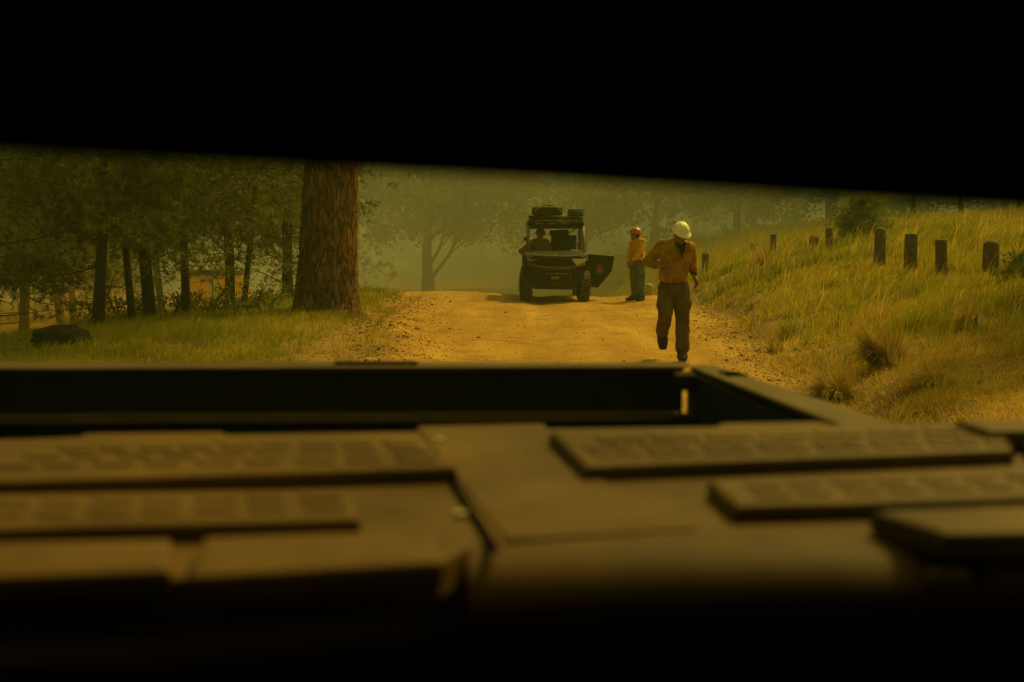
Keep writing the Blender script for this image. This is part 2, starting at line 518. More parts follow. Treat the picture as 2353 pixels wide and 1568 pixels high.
# ------------------------------------------------------------------ haze
HAZE_TOP = 40.0
bm = bmesh.new()
box(bm, -240, 240, -48, 350, -6, HAZE_TOP)
hm = bpy.data.materials.new('smoke_air')
hm.use_nodes = True
hm.node_tree.nodes.clear()
pv = hm.node_tree.nodes.new('ShaderNodeVolumePrincipled')
pv.inputs['Density'].default_value = HAZE_DENSITY
pv.inputs['Color'].default_value = (*HAZE_COLOR, 1)
pv.inputs['Anisotropy'].default_value = 0.1
ho = hm.node_tree.nodes.new('ShaderNodeOutputMaterial')
hm.node_tree.links.new(pv.outputs[0], ho.inputs['Volume'])
haze = bm_link('haze', bm, hm)
tag(haze, 'yellow smoke haze filling the whole clearing', None, None, 'stuff')

def smoke_body(name, label, density, col, geo):
    m = bpy.data.materials.new(name + '_volume')
    m.use_nodes = True
    m.node_tree.nodes.clear()
    p = m.node_tree.nodes.new('ShaderNodeVolumePrincipled')
    p.inputs['Density'].default_value = density
    p.inputs['Color'].default_value = (*col, 1)
    p.inputs['Anisotropy'].default_value = 0.1
    q = m.node_tree.nodes.new('ShaderNodeOutputMaterial')
    m.node_tree.links.new(p.outputs[0], q.inputs['Volume'])
    b = bmesh.new()
    if geo[0] == 'box': box(b, *geo[1])
    else:
        bmesh.ops.create_icosphere(b, subdivisions=4, radius=1)
        for v in b.verts: v.co = Vector([geo[1][k] + v.co[k] * geo[2][k] for k in range(3)])
    return tag(bm_link(name, b, m), label, None, None, 'stuff')
# thicker smoke lying in the hollow behind the road crest, and road dust hanging low
smoke_body('smoke', 'thick smoke lying between the trees behind the road crest', 0.030, (0.92, 1.0, 1.0), ('box', (-170, 170, 49, 300, -5, 24)))
smoke_body('road_dust', 'orange dust hanging low over the hollow on the left', 0.022, (0.88, 0.58, 0.18), ('ball', (-17.3, 35, -.8), (7.0, 10, 2.1)))
smoke_body('road_dust', 'orange dust drifting low behind the utility vehicle', 0.010, (0.95, 0.88, 0.6), ('ball', (1, 46, -1.2), (13, 12, 5.5)))

smoke_body('smoke', 'lighter puff of smoke drifting behind the spreading tree', 0.020, (0.92, 1.0, 0.95), ('ball', (-9, 70, 2.5), (11, 6, 6)))
smoke_body('smoke', 'lighter puff of smoke drifting over the bank behind the posts', 0.020, (0.92, 1.0, 0.95), ('ball', (9, 66, 2.5), (12, 6, 5)))
# ------------------------------------------------------------------ foliage generators
def tri_leaves(centers, size, rs, aspect=0.6, droop=0.0):
    n = len(centers)
    a = rs.normal(size=(n, 3)); a /= np.linalg.norm(a, axis=1)[:, None]
    a[:, 2] -= droop
    a /= np.linalg.norm(a, axis=1)[:, None]
    b = rs.normal(size=(n, 3)); b -= (b * a).sum(1)[:, None] * a
    b /= np.linalg.norm(b, axis=1)[:, None]
    s = (size * (0.6 + 0.8 * rs.rand(n)))[:, None]
    p0 = centers - a * s * 0.5; p2 = centers + a * s * 0.5
    p1 = centers + b * s * aspect * 0.5; p3 = centers - b * s * aspect * 0.5
    v = np.stack([p0, p1, p2, p3], 1).reshape(-1, 3)
    f = np.arange(n * 4).reshape(-1, 4)
    return v, f

def limb_path(p0, dirv, length, rs, n=6, curve=0.2, sag=0.0):
    pts = [np.array(p0, float)]
    d = np.array(dirv, float); d /= np.linalg.norm(d)
    for i in range(n):
        d = d + rs.normal(size=3) * curve * 0.5 + np.array([0, 0, -sag])
        d /= np.linalg.norm(d)
        pts.append(pts[-1] + d * length / n)
    return pts

def pine(seed, H, r0, low, spread, ntuft, needle=0.13, limbs=46, lean=(0, 0), dead=6):
    """returns trunk bmesh, crown arrays"""
    rs = np.random.RandomState(seed)
    bm = bmesh.new()
    tp = []
    for i in range(9):
        t = i / 8
        tp.append((lean[0] * t + 0.13 * (math.sin(5 * t + seed) - math.sin(seed)), lean[1] * t + 0.10 * math.cos(4 * t + seed), H * t - 0.15 * (i == 0)))
    rr = [r0 * (1.18 if i == 0 else 1.0) * (1 - 0.9 * (i / 8) ** 1.1) + 0.01 for i in range(9)]
    tube(bm, tp, rr, 10)
    tip = []; tdir = []
    for k in range(limbs + dead):
        isdead = k >= limbs
        z = rs.uniform(low * 0.35, low) if isdead else low + (H * 0.98 - low) * ((k + rs.rand()) / limbs) ** 1.7
        t = z / H
        base = np.array([np.interp(t * 8, range(9), [p[j] for p in tp]) for j in range(3)])
        az = k * 2.4 + rs.rand() * 0.9
        Ln = spread * (1 - 0.75 * max(0, (z - low) / (H - low))) * rs.uniform(0.6, 1.1)
        el = rs.uniform(-0.25, 0.35) + 0.3 * t
        droopy = (not isdead) and z < low + 1.0 and rs.rand() < 0.22
        if droopy: el = rs.uniform(-0.5, -0.15)
        if isdead: Ln *= 0.5; el = rs.uniform(-0.3, 0.1)
        pts = limb_path(base, (math.cos(az) * math.cos(el), math.sin(az) * math.cos(el), math.sin(el)), Ln, rs, 5, 0.22, 0.03)
        tube(bm, pts, [max(r0 * 0.2 * (1 - t * 0.7) * (1 - 0.8 * i / 5), 0.006) for i in range(6)], 5)
        if isdead: continue
        P = np.array(pts)
        m = ntuft
        u = rs.uniform(0.22, 1.0, m) ** 0.8 * 5
        c = np.stack([np.interp(u, range(6), P[:, j]) for j in range(3)], 1)
        off = rs.normal(size=(m, 3)) * np.array([0.26, 0.26, 0.14]) * (0.4 + spread * 0.28)
        tip.append(c + off); tdir.append(off + np.array([math.cos(az), math.sin(az), 0.5]) * 0.15)
    T = np.concatenate(tip); D = np.concatenate(tdir)
    D /= np.linalg.norm(D, axis=1)[:, None] + 1e-6
    nn = 15
    n = len(T)
    Tc = np.repeat(T, nn, 0); Dd = np.repeat(D, nn, 0)
    dirs = Dd * 0.7 + rs.normal(size=(n * nn, 3)) * 0.6
    dirs /= np.linalg.norm(dirs, axis=1)[:, None]
    side = np.cross(dirs, rs.normal(size=(n * nn, 3))); side /= np.linalg.norm(side, axis=1)[:, None]
    Ls = needle * rs.uniform(0.7, 1.3, (n * nn, 1))
    w = 0.0035 + needle * 0.022
    v = np.stack([Tc + side * w, Tc - side * w, Tc + dirs * Ls], 1).reshape(-1, 3)
    f = np.arange(len(v)).reshape(-1, 3)
    tr = np.repeat(np.clip(rs.rand(n) * 0.7 + 0.3 * rs.rand(n) ** 3, 0, 1), nn * 3)
    return bm, v, f, tr

def leafy(seed, H, r0, low, spread, nleaf, leaf=0.2, forks=7, clumps=60, bend=None):
    rs = np.random.RandomState(seed)
    bm = bmesh.new()
    tp = limb_path((0, 0, -0.2), (rs.uniform(-.06, .06), 0, 1), H * 0.75, rs, 7, 0.10)
    tube(bm, tp, [max(r0 * (1.25 if i == 0 else 1) * (1 - 0.85 * i / 7), 0.02) for i in range(8)], 10)
    cl = []
    def spray(pts, r):
        tube(bm, pts, [max(r * (1 - 0.8 * i / (len(pts) - 1)), 0.012) for i in range(len(pts))], 6)
    fk = []
    for k in range(forks):
        t = rs.uniform(low / H, 0.72) * 7 / 0.75
        t = min(t, 6.5)
        base = np.array([np.interp(t, range(8), [p[j] for p in tp]) for j in range(3)])
        az = k * 2.4 + rs.rand()
        el = rs.uniform(0.15, 0.9)
        Ln = spread * rs.uniform(0.7, 1.0)
        fk.append((base, (math.cos(az) * math.cos(el), math.sin(az) * math.cos(el), math.sin(el)), Ln, r0 * 0.35))
    if bend:
        fk += bend
    for base, dv, Ln, rr in fk:
        pts = limb_path(base, dv, Ln, rs, 6, 0.28, -0.02)
        spray(pts, rr)
        for q in range(3):
            b2 = pts[2 + q]
            d2 = np.array(dv) + rs.normal(size=3) * 0.6
            d2[2] = abs(d2[2])
            p2 = limb_path(b2, d2, Ln * 0.5, rs, 4, 0.3)
            spray(p2, rr * 0.45)
            cl += [p2[-1], p2[-2]]
        cl += [pts[-1], pts[-2], pts[-3]]
    cl = np.array(cl)
    extra = []
    while len(extra) < clumps:
        p = rs.normal(size=3); p /= np.linalg.norm(p)
        p *= rs.uniform(0.55, 1.0)
        q = np.array([p[0] * spread, p[1] * spread, low + (H - low) * (0.5 + 0.5 * p[2])])
        extra.append(q)
    cl = np.concatenate([cl, np.array(extra)])
    per = nleaf // len(cl)
    shade = rs.rand(len(cl))
    c = np.repeat(cl, per, 0)
    rad = np.repeat(rs.uniform(0.35, 0.8, len(cl)) * min(0.35 + spread * 0.13, H * 0.45), per)[:, None]
    o = rs.normal(size=c.shape) * rad * np.array([0.75, 0.75, 0.42])
    c = c + o
    c[:, 2] = low * 0.5 + np.abs(c[:, 2] - low * 0.5)
    v, f = tri_leaves(c, leaf, rs, 0.65)
    rn = np.clip(np.repeat(shade ** 1.4, per) * 0.85 + rs.rand(len(c)) * 0.3 - .08, 0, 1)
    return bm, v, f, np.repeat(rn, 4)

def tree_obj(name, gen, crownmat, barkmat, loc, label, cat='tree', group=None, rz=0, scale=1.0):
    bm, v, f, rn = gen
    t = empty(name, loc, label, cat, group, rz)
    t.scale = (scale,) * 3
    bm_link('trunk', bm, barkmat, t, smooth=True)
    link('crown', mesh_arrays('crown', v, f, rn), crownmat, t)
    return t
def dup(root, loc, rz, scale=None, label=None, group=None):
    r = root.copy(); C.objects.link(r)
    r.location = loc
    r.rotation_euler = (0, 0, rz)
    if scale is not None: r.scale = scale if hasattr(scale, '__len__') else (scale,) * 3
    if label: r['label'] = label
    if group: r['group'] = group
    for ch in list(root.children):
        c = ch.copy(); C.objects.link(c); c.parent = r
        for g in list(ch.children):
            d = g.copy(); C.objects.link(d); d.parent = c
    return r
def at_px(px, d):
    x = (px - 1176.5) / F * d
    return (x, d, hz(x, d))

# ---- hazy trees beyond the crest
GB = 'hazy trees behind the clearing'
LB = 'hazy leafy tree standing in the smoke behind the clearing'
low_branch = [(np.array([0.05, 0, 0.55]), (0.75, -0.1, 0.75), 4.2, 0.11), (np.array([0.05, 0, 1.2]), (0.5, 0.1, 0.8), 3.0, 0.09)]
tA = tree_obj('leafy_tree', leafy(3, 9.5, 0.30, 2.1, 4.9, 46000, 0.16, 8, 190, low_branch), M['leaf'], M['bark'], at_px(985, 60),
              'spreading leafy tree with a low forked limb, left of the utility vehicle')
tB = tree_obj('leafy_tree', leafy(12, 12, 0.17, 0.9, 4.8, 24000, 0.18, 8, 95), M['leaf'], M['bark'], at_px(1290, 80), LB, group=GB)
tC = tree_obj('leafy_tree', leafy(23, 10, 0.14, 0.0, 3.9, 22000, 0.17, 7, 85), M['leaf'], M['bark'], at_px(1730, 66), LB, group=GB)
rs = np.random.RandomState(5)
spots = []
for px in range(-180, 2700, 125):
    spots.append((px + rs.uniform(-30, 30), rs.uniform(78, 92)))
for px in range(-240, 2760, 150):
    spots.append((px + rs.uniform(-40, 40), rs.uniform(98, 118)))
for px in range(1120, 2500, 190):
    spots.append((px + rs.uniform(-40, 40), rs.uniform(58, 66)))
spots += [(905, 86), (1110, 88), (1180, 84), (1262, 80), (1400, 84)]
nfill = len(spots) - 5
for i, (px, d) in enumerate(spots):
    if i < nfill and d < 95 and (860 < px < 1290): continue
    src = (tB, tC)[i % 2] if i < nfill else tC
    sc = rs.uniform(0.95, 1.5) * (1.25 if d > 95 else 1.0)
    dup(src, at_px(px, d), rs.uniform(0, 6.28), sc, LB, GB)

# ---- left pine stand
P1 = pine(31, 7.5, 0.082, 1.90, 2.3, 58, 0.15, 62)
P2 = pine(47, 6.5, 0.052, 1.65, 1.8, 40, 0.13, 52)
P3 = pine(59, 9.0, 0.095, 2.10, 2.6, 60, 0.16, 62)
pA = tree_obj('pine_tree', P1, M['needle'], M['bark'], at_px(216, 19.9), 'straight dark pine just behind the black rock')
pB = tree_obj('pine_tree', P2, M['needle'], M['bark'], at_px(310, 20.8), 'thinnest dark pine, just right of the pine behind the black rock')
pC = tree_obj('pine_tree', P3, M['needle'], M['bark'], at_px(348, 22.0), 'stout dark pine, third trunk right of the black rock')
GL = 'young pines beside the road left of the thick trunk'
for o in (pA, pB, pC): o['group'] = GL
near = [
    (pB, 416, 23.0, 1.25, 1.1, 'leaning dark pine in front of the left end of the yellow trailer'),
    (pB, 508, 29.0, 1.9, 2.0, 'slim dark pine crossing the middle of the yellow trailer'),
    (pB, 566, 25.5, 1.0, 4.0, 'slender pine just right of the yellow trailer'),
    (pC, 652, 30.0, 1.05, 2.6, 'straight pine just left of the thick reddish trunk'),
    (pB, 680, 31.5, 0.95, 5.0, 'thin pine half hidden behind the thick reddish trunk'),
    (pC, -30, 22.0, 1.0, 3.3, 'dark pine whose low boughs hang in the left edge of the view'),
    (pA, 62, 33.0, 1.5, 1.9, 'hazy broad pine above the leftmost short post'),
    (pC, 140, 38.0, 1.2, 0.8, 'hazy pine between the two short posts in the dust'),
    (pA, 158, 41.0, 1.3, 5.2, 'faint pine close behind the hazy pine between the short posts'),
    (pB, 262, 45.0, 1.8, 5.9, 'faint thin pine in the dust behind the black rock'),
    (pA, 380, 52.0, 1.6, 2.2, 'faint pine rising behind the left end of the yellow trailer'),
    (pC, 300, 60.0, 1.5, 4.2, 'faint pine deep in the dust left of the yellow trailer'),
    (pA, -60, 48.0, 1.6, 1.2, 'faint pine at the left edge of the dusty clearing'),
    (pC, 720, 56.0, 1.4, 0.2, 'faint pine far behind the thick reddish trunk'),
]
for src, px, d, sc, rz, lab in near:
    q = dup(src, at_px(px, d), rz, sc, lab, GL)
    q.rotation_euler = (R(rs.uniform(-3, 3)), R(rs.uniform(-5, 4)), rz)

# ---- right side pines
q = dup(pC, at_px(2090, 47), 1.0, 0.8, 'slim pine on the grassy bank behind the wooden posts', 'pines on the right bank')
q = dup(pA, at_px(2210, 52), 2.0, 1.1, 'hazy pine on the bank behind the rightmost posts', 'pines on the right bank')
q = dup(pA, at_px(2000, 60), 4.0, 1.1, 'hazy pine behind the dark pine bush', 'pines on the right bank')
q = dup(pC, at_px(1905, 56), 5.0, 1.1, 'hazy pine left of the dark pine bush', 'pines on the right bank')
q = dup(pB, at_px(2330, 50), 2.7, 1.6, 'hazy pine at the right edge above the grass', 'pines on the right bank')

def pine_bush(seed, H, spread, ntuft, needle=0.12, limbs=40):
    return pine(seed, H, 0.04, 0.1, spread, ntuft, needle, limbs, dead=0)
tree_obj('pine_bush', pine_bush(71, 1.15, 0.8, 55, 0.13), M['leaf'], M['bark'], at_px(1992, 33.0), 'dark young pine bush behind the round topped post', 'bush')  # paler leaf material stands in for haze in front of the bush
tree_obj('pine_bush', pine_bush(73, 0.5, 0.34, 40, 0.10, 22), M['needle'], M['bark'], at_px(2372, 17.0), 'small pine bush at the right edge beside the last post', 'bush')
# roadside shrubs at the foot of the left trees
for i, (px, d, h, lab) in enumerate([(560, 24.5, 0.28, 'low brush at the foot of the slender pine beside the trailer'),
                                     (462, 24.0, 0.30, 'dark bush in front of the yellow trailer'),
                                     (640, 27.0, 0.35, 'low brush left of the thick reddish trunk'),
                                     (270, 22.5, 0.35, 'low dark brush between the first two pine trunks'),
                                     (385, 23.5, 0.33, 'low dark brush between the stout pine and the leaning pine')]):
    g = leafy(80 + i, h * 1.3, 0.02, h * 0.15, 0.75, 1100, 0.05, 6, 26)
    tree_obj('shrub', g, M['needle'], M['bark'], at_px(px, d), lab, 'shrub')

# pine bough reaching in from the right
def bough(name, loc, dirv, L, seed, label, n=260, mat='needle', needle=0.11, sag=0.03, spread=0.11):
    rs = np.random.RandomState(seed)
    bm = bmesh.new()
    t = empty(name, loc, label, 'branch')
    pts = limb_path((0, 0, 0), dirv, L, rs, 7, 0.18, sag)
    tube(bm, pts, [0.018 * (1 - 0.8 * i / 7) for i in range(8)], 6)
    allp = [(pts, 1.0)]
    for k in range(7):
        b2 = pts[1 + k % 6]
        p2 = limb_path(b2, np.array(dirv) + rs.normal(size=3) * 0.7, L * 0.45, rs, 4, 0.25, sag)
        tube(bm, p2, [0.009 * (1 - 0.8 * i / 4) for i in range(5)], 5)
        allp.append((p2, 0.5))
    bm_link('stem', bm, M['bark'], t, smooth=True)
    T = []; D = []
    for p, w in allp:
        P = np.array(p); m = int(n * w / 3)
        u = rs.uniform(0.35, 1, m) * (len(p) - 1)
        T.append(np.stack([np.interp(u, range(len(p)), P[:, j]) for j in range(3)], 1) + rs.normal(size=(m, 3)) * spread * 0.4)
        D.append(np.tile((P[-1] - P[-2]) / np.linalg.norm(P[-1] - P[-2]), (m, 1)))
    T = np.concatenate(T); D = np.concatenate(D)
    if mat == 'leaf':
        c = np.repeat(T, 5, 0) + rs.normal(size=(len(T) * 5, 3)) * spread
        v, f = tri_leaves(c, 0.05, rs, 0.6)
        link('foliage', mesh_arrays('foliage', v, f, np.repeat(rs.rand(len(c)), 4)), M['leaf'], t)
    else:
        nn = 12
        Tc = np.repeat(T, nn, 0)
        dirs = np.repeat(D, nn, 0) * 0.8 + rs.normal(size=(len(Tc), 3)) * 0.5
        dirs /= np.linalg.norm(dirs, axis=1)[:, None]
        side = np.cross(dirs, rs.normal(size=(len(Tc), 3))); side /= np.linalg.norm(side, axis=1)[:, None]
        v = np.stack([Tc + side * 0.004, Tc - side * 0.004, Tc + dirs * needle * rs.uniform(.7, 1.3, (len(Tc), 1))], 1).reshape(-1, 3)
        link('needles', mesh_arrays('needles', v, np.arange(len(v)).reshape(-1, 3), np.repeat(rs.rand(len(T)), nn * 3)), M['needle'], t)
    return t

# a pine standing just outside the right edge whose boughs reach into the view
tr = dup(pC, at_px(2680, 15.2), 0.6, 0.8, 'pine just past the right edge, its low boughs reaching over the bank', 'pines on the right bank')

# ------------------------------------------------------------------ thick trunk
def big_trunk():
    t = empty('pine_tree', at_px(747, 22.7), 'thick reddish pine trunk with deep plated bark on the left verge', 'tree')
    rs = np.random.RandomState(3)
    H = 11.0; na = 220; nzv = 520
    zz = np.linspace(-0.3, H, nzv); th = np.linspace(0, 2 * np.pi, na, endpoint=False)
    TH, ZZ = np.meshgrid(th, zz)
    rad = 0.49 - 0.020 * ZZ + 0.12 * np.exp(-np.maximum(ZZ, 0) / 0.55)
    rad = rad * (1 + 0.05 * np.sin(TH * 5 + 1) * np.exp(-np.maximum(ZZ, 0) / 0.5))
    # plates: jittered cells long in z
    W = 0.105; Hh = 0.30
    wu = (fbm(TH * 8, ZZ * 2.2, 1.0, 55) - .5) * 2.4
    u = np.mod(TH / (2 * np.pi) * 44 + wu, 44)
    w = ZZ / 0.38 + (fbm(TH * 6, ZZ * 3, 1.2, 57) - .5) * 2.0
    best = np.full(u.shape, 9.0); second = np.full(u.shape, 9.0); cid = np.zeros(u.shape)
    ui = np.floor(u).astype(int); wi = np.floor(w).astype(int)
    def hsh(a, b, s):
        a = np.mod(a, 44)
        n = (a * 374761393 + b * 668265263 + s * 974711) & 0xffffffff
        n = ((n ^ (n >> 13)) * 1274126177) & 0xffffffff
        return ((n ^ (n >> 16)) & 0xffff) / 65535.0
    for du in (-1, 0, 1):
        for dw in (-1, 0, 1):
            a = ui + du; b = wi + dw
            cx = a + 0.15 + 0.7 * hsh(a, b, 1); cy = b + 0.1 + 0.8 * hsh(a, b, 2)
            d = np.sqrt(((u - cx) * 1.0) ** 2 + ((w - cy) * 0.9) ** 2)
            nb = d < best
            second = np.where(nb, best, np.minimum(second, d))
            cid = np.where(nb, hsh(a, b, 3), cid)
            best = np.where(nb, d, best)
    crack = np.clip((second - best) / 0.28, 0, 1)
    crack = crack * crack * (3 - 2 * crack)
    fn = fbm(TH * 9, ZZ * 5, 1.3, 77)
    rad = rad + 0.022 * crack + 0.018 * cid + 0.03 * (fn - 0.5)
    lean = -0.035 * 0
    X = rad * np.cos(TH) + ZZ * 0.052; Y = rad * np.sin(TH)
    v = np.stack([X.ravel(), Y.ravel(), ZZ.ravel()], 1)
    id_ = np.arange(na * nzv).reshape(nzv, na)
    nxt = np.roll(id_, -1, axis=1)
    f = np.stack([id_[:-1], nxt[:-1], nxt[1:], id_[1:]], -1).reshape(-1, 4)
    rn = np.clip(crack * (0.2 + 0.45 * cid) + 0.7 * (fbm(TH * 14, ZZ * 7, 1.3, 79) - .32), 0, 1).ravel()
    link('trunk', mesh_arrays('trunk', v, f, rn), M['big_bark'], t, smooth=True)
    # crown high above the window, with a few boughs drooping into view
    bm, cv, cf, cr = leafy(91, 7, 0.12, 1.0, 4.6, 26000, 0.17, 9, 90)  # unseen crown, enlarged to cast shade over the left verge
    bm_link('limbs', bm, M['bark'], t, smooth=True, loc=(0.2, 0, 7.5))
    link('crown', mesh_arrays('crown', cv, cf, cr), M['leaf'], t, loc=(0.2, 0, 7.5))
    # drooping bough to the right of the trunk
    bmm = bmesh.new(); T = []
    for k, (ax, az_) in enumerate([(1.2, 2.62), (1.5, 2.75), (1.75, 2.6), (1.0, 2.9), (2.0, 2.85)]):
        pts = limb_path((0.35, -0.1, 3.7), (ax, -0.3 + 0.2 * k, -0.62 + 0.1 * k), ax + 0.2, rs, 6, 0.2, 0.06)
        tube(bmm, pts, [0.03 * (1 - 0.8 * i / 6) for i in range(7)], 5)
        P = np.array(pts)
        uu = rs.uniform(0.3, 1, 90) * 6
        T.append(np.stack([np.interp(uu, range(7), P[:, j]) for j in range(3)], 1) + rs.normal(size=(90, 3)) * 0.10)
    bm_link('low_limb', bmm, M['bark'], t, smooth=True)
    T = np.concatenate(T)
    c = np.repeat(T, 7, 0) + rs.normal(size=(len(T) * 7, 3)) * 0.06
    v, f = tri_leaves(c, 0.055, rs, 0.6)
    link('hanging_foliage', mesh_arrays('hanging_foliage', v, f, np.repeat(rs.rand(len(c)) * 0.5, 4)), M['leaf'], t)
big_trunk()

# ------------------------------------------------------------------ grass
def make_grass(name, label, n_cl, sampler, blades, hmin, hmax, width, tone, seed, lay=0.5, mat='grass'):
    rs = np.random.RandomState(seed)
    xs, ys = sampler(rs, n_cl)
    n_cl = len(xs)
    zs = height(xs, ys)
    ctone = np.clip(tone(xs, ys, rs), 0, 1)
    hh = rs.uniform(hmin, hmax, n_cl) * (0.55 + 0.9 * fbm(xs, ys, 0.6, seed + 3))
    cx = np.repeat(xs, blades); cy = np.repeat(ys, blades); cz = np.repeat(zs, blades)
    N = len(cx)
    ang = rs.uniform(0, 2 * np.pi, N); rr = np.abs(rs.normal(0, 0.07, N))
    bx = cx + np.cos(ang) * rr; by = cy + np.sin(ang) * rr
    h = np.repeat(hh, blades) * rs.uniform(0.5, 1.15, N)
    tilt = np.abs(rs.normal(0, lay, N))
    wang = np.repeat(rs.uniform(-1.2, 0.8, n_cl), blades)
    wmag = np.repeat(rs.uniform(0.1, 0.65, n_cl), blades)
    dx = np.cos(ang) * tilt + wmag * np.cos(wang); dy = np.sin(ang) * tilt + wmag * np.sin(wang)
    w = width * (0.6 + 0.8 * rs.rand(N)) * np.clip(by / 16, 0.7, 2.2)
    sa = ang + np.pi / 2 + rs.normal(0, 0.6, N)
    sx = np.cos(sa) * w * 0.5; sy = np.sin(sa) * w * 0.5
    base = np.stack([bx, by, cz - 0.03], 1)
    mid = base + np.stack([dx * h * 0.35, dy * h * 0.35, h * 0.62], 1)
    top = base + np.stack([dx * h * 1.05, dy * h * 1.05, h * (1.0 - 0.18 * tilt)], 1)
    sv = np.stack([sx, sy, np.zeros(N)], 1)
    v = np.stack([base - sv, base + sv, mid + sv * 0.8, mid - sv * 0.8, top], 1).reshape(-1, 3)
    b0 = np.arange(N) * 5
    tri = np.concatenate([np.stack([b0, b0 + 1, b0 + 2], 1), np.stack([b0, b0 + 2, b0 + 3], 1), np.stack([b0 + 3, b0 + 2, b0 + 4], 1)])
    rn = np.clip(np.repeat(ctone, blades) + rs.normal(0, 0.12, N), 0, 1)
    o = link(name, mesh_arrays(name, v, tri, np.repeat(rn, 5)), M[mat])
    return tag(o, label, None, None, 'stuff')

def samp_right(rs, n):
    y = 8.5 + 34 * rs.rand(n * 2) ** 1.25
    xmax = 0.42 * y + 1.2
    x = edge_r(y) + 0.10 + rs.rand(n * 2) * np.maximum(xmax - edge_r(y), 0.5)
    s = x - edge_r(y)
    dens = np.clip(0.12 + smooth(0.2, 1.6, s), 0, 1) * (0.25 + 0.75 * smooth(10.5, 15.5, y)) * (0.10 + 1.0 * smooth(0.38, 0.58, fbm(x, y, 1.1, 101)))
    for (pp, dd) in ((2020, 24), (2091, 22), (2163, 20), (2275, 19)):
        ppx = (pp - 1176.5) / F * dd
        dens = dens * (1 - .85 * (np.abs(x - ppx) < .22) * (y < dd + .1) * (y > dd - 1.2))
    k = rs.rand(n * 2) < dens
    return x[k][:n], y[k][:n]
def tone_right(x, y, rs):
    s = x - edge_r(y)
    return -0.22 + 1.35 * fbm(x, y, 0.7, 111) ** 1.1 + 0.35 * (1 - smooth(9, 15, y)) - 0.12 * smooth(18, 30, y) + rs.normal(0, 0.1, len(x)) + 0.15 * (1 - smooth(0, 1.2, s))
make_grass('grass', 'tall wind bent green and straw grass covering the right bank', 10500, samp_right, 19, 0.10, 0.36, 0.0085, tone_right, 201, 0.5)

def samp_left(rs, n):
    y = 14 + 20 * rs.rand(n * 2)
    x = edge_l(y) + 0.1 - rs.rand(n * 2) * (0.43 * y - 1.0)
    s = edge_l(y) - x
    dust = smooth(-5.5, -8, x) * smooth(19, 24, y)
    dens = np.clip(0.06 + smooth(0.15 + .6 * smooth(22, 17, y), 1.1 + .6 * smooth(22, 17, y), s), 0, 1) * (0.3 + 1.0 * smooth(0.38, 0.6, fbm(x, y, 0.9, 103))) * (1 - dust)
    k = rs.rand(n * 2) < dens
    return x[k][:n], y[k][:n]
def shade_tone_left(x, y, rs):
    s = edge_l(y) - x
    return -0.2 + 1.1 * fbm(x, y, 0.8, 113) ** 1.2 + 0.35 * (1 - smooth(0.2, 1.6, s)) * smooth(20, 15, y) + rs.normal(0, 0.1, len(x))  # overall tone lowered so the grass colour carries tree shade
make_grass('grass', 'shorter shaded grass round the thick trunk on the left verge', 7000, samp_left, 13, 0.10, 0.24, 0.0075, shade_tone_left, 203, 0.45)
# tall seed stems
make_grass('seed_stems', 'tall pale seed stems scattered over the right bank', 2300, samp_right, 2, 0.45, 0.75, 0.005, lambda x, y, rs: 0.8 + 0.2 * rs.rand(len(x)), 205, 0.3)
# dead litter on the near right bank
def samp_litter(rs, n):
    y = 9 + 9 * rs.rand(n)
    x = edge_r(y) + 0.05 + rs.rand(n) * (0.42 * y + 0.5 - edge_r(y))
    return x, y
make_grass('dry_litter', 'flattened dead straw lying at the foot of the right bank', 6500, samp_litter, 8, 0.05, 0.13, 0.006, lambda x, y, rs: 0.72 + 0.28 * rs.rand(len(x)), 207, 1.5)
def samp_far(rs, n):
    y = 36 + 20 * rs.rand(n)
    x = rs.uniform(-1, 20, n)
    k = x > edge_r(y)
    return x[k], y[k]
make_grass('far_grass', 'hazy yellow grass beyond the crest of the road', 5000, samp_far, 9, 0.35, 0.6, 0.012, lambda x, y, rs: 0.35 + 0.3 * fbm(x, y, 0.3, 3) + rs.normal(0, .08, len(x)), 209, 0.35)

# straw tussocks
def tussock(px, d, label, n=900, h=0.42, r=0.2, seed=1, droop=1.3):
    rs = np.random.RandomState(seed)
    loc = at_px(px, d)
    a = rs.uniform(0, 2 * np.pi, n); rr = r * 0.35 * np.sqrt(rs.rand(n))
    ln = h * rs.uniform(0.6, 1.3, n)
    base = np.stack([np.cos(a) * rr, np.sin(a) * rr, np.full(n, -0.03)], 1)
    lump = 0.6 + 0.5 * np.sin(a * 2 + seed) + 0.35 * np.sin(a * 5 + seed * 2)
    ln = ln * (0.6 + 0.5 * lump)
    out = rs.uniform(0.2, 1.0, n) * droop * (0.7 + 0.4 * lump)
    dirx, diry = np.cos(a) * out - 0.35, np.sin(a) * out - 0.2
    P = [base]
    for k in range(1, 5):
        t = k / 4
        P.append(base + np.stack([dirx * ln * t, diry * ln * t, ln * (1.5 * t - 1.35 * out * t * t)], 1))
    w = 0.004 + 0.003 * rs.rand(n)
    sx = np.stack([-np.sin(a) * w, np.cos(a) * w, np.zeros(n)], 1)
    vs = []
    for k, p in enumerate(P):
        s = 1 - k / 4.5
        vs += [p - sx * s, p + sx * s]
    v = np.stack(vs, 1).reshape(-1, 3)
    b0 = np.arange(n) * 10
    f = np.concatenate([np.stack([b0 + 2*k, b0 + 2*k + 1, b0 + 2*k + 3, b0 + 2*k + 2], 1) for k in range(4)])
    o = link('grass_tussock', mesh_arrays('grass_tussock', v, f, np.repeat(rs.rand(n), 10)), M['straw'], loc=loc)
    tag(o, label, 'tussock')
tussock(2040, 13.4, 'largest dry brown straw tussock drooping on the right bank', 1900, 0.42, 0.28, 1, 1.0)
tussock(1930, 12.6, 'dry straw tussock hanging over the ditch, left of the largest one', 1300, 0.38, 0.22, 2, 1.2)
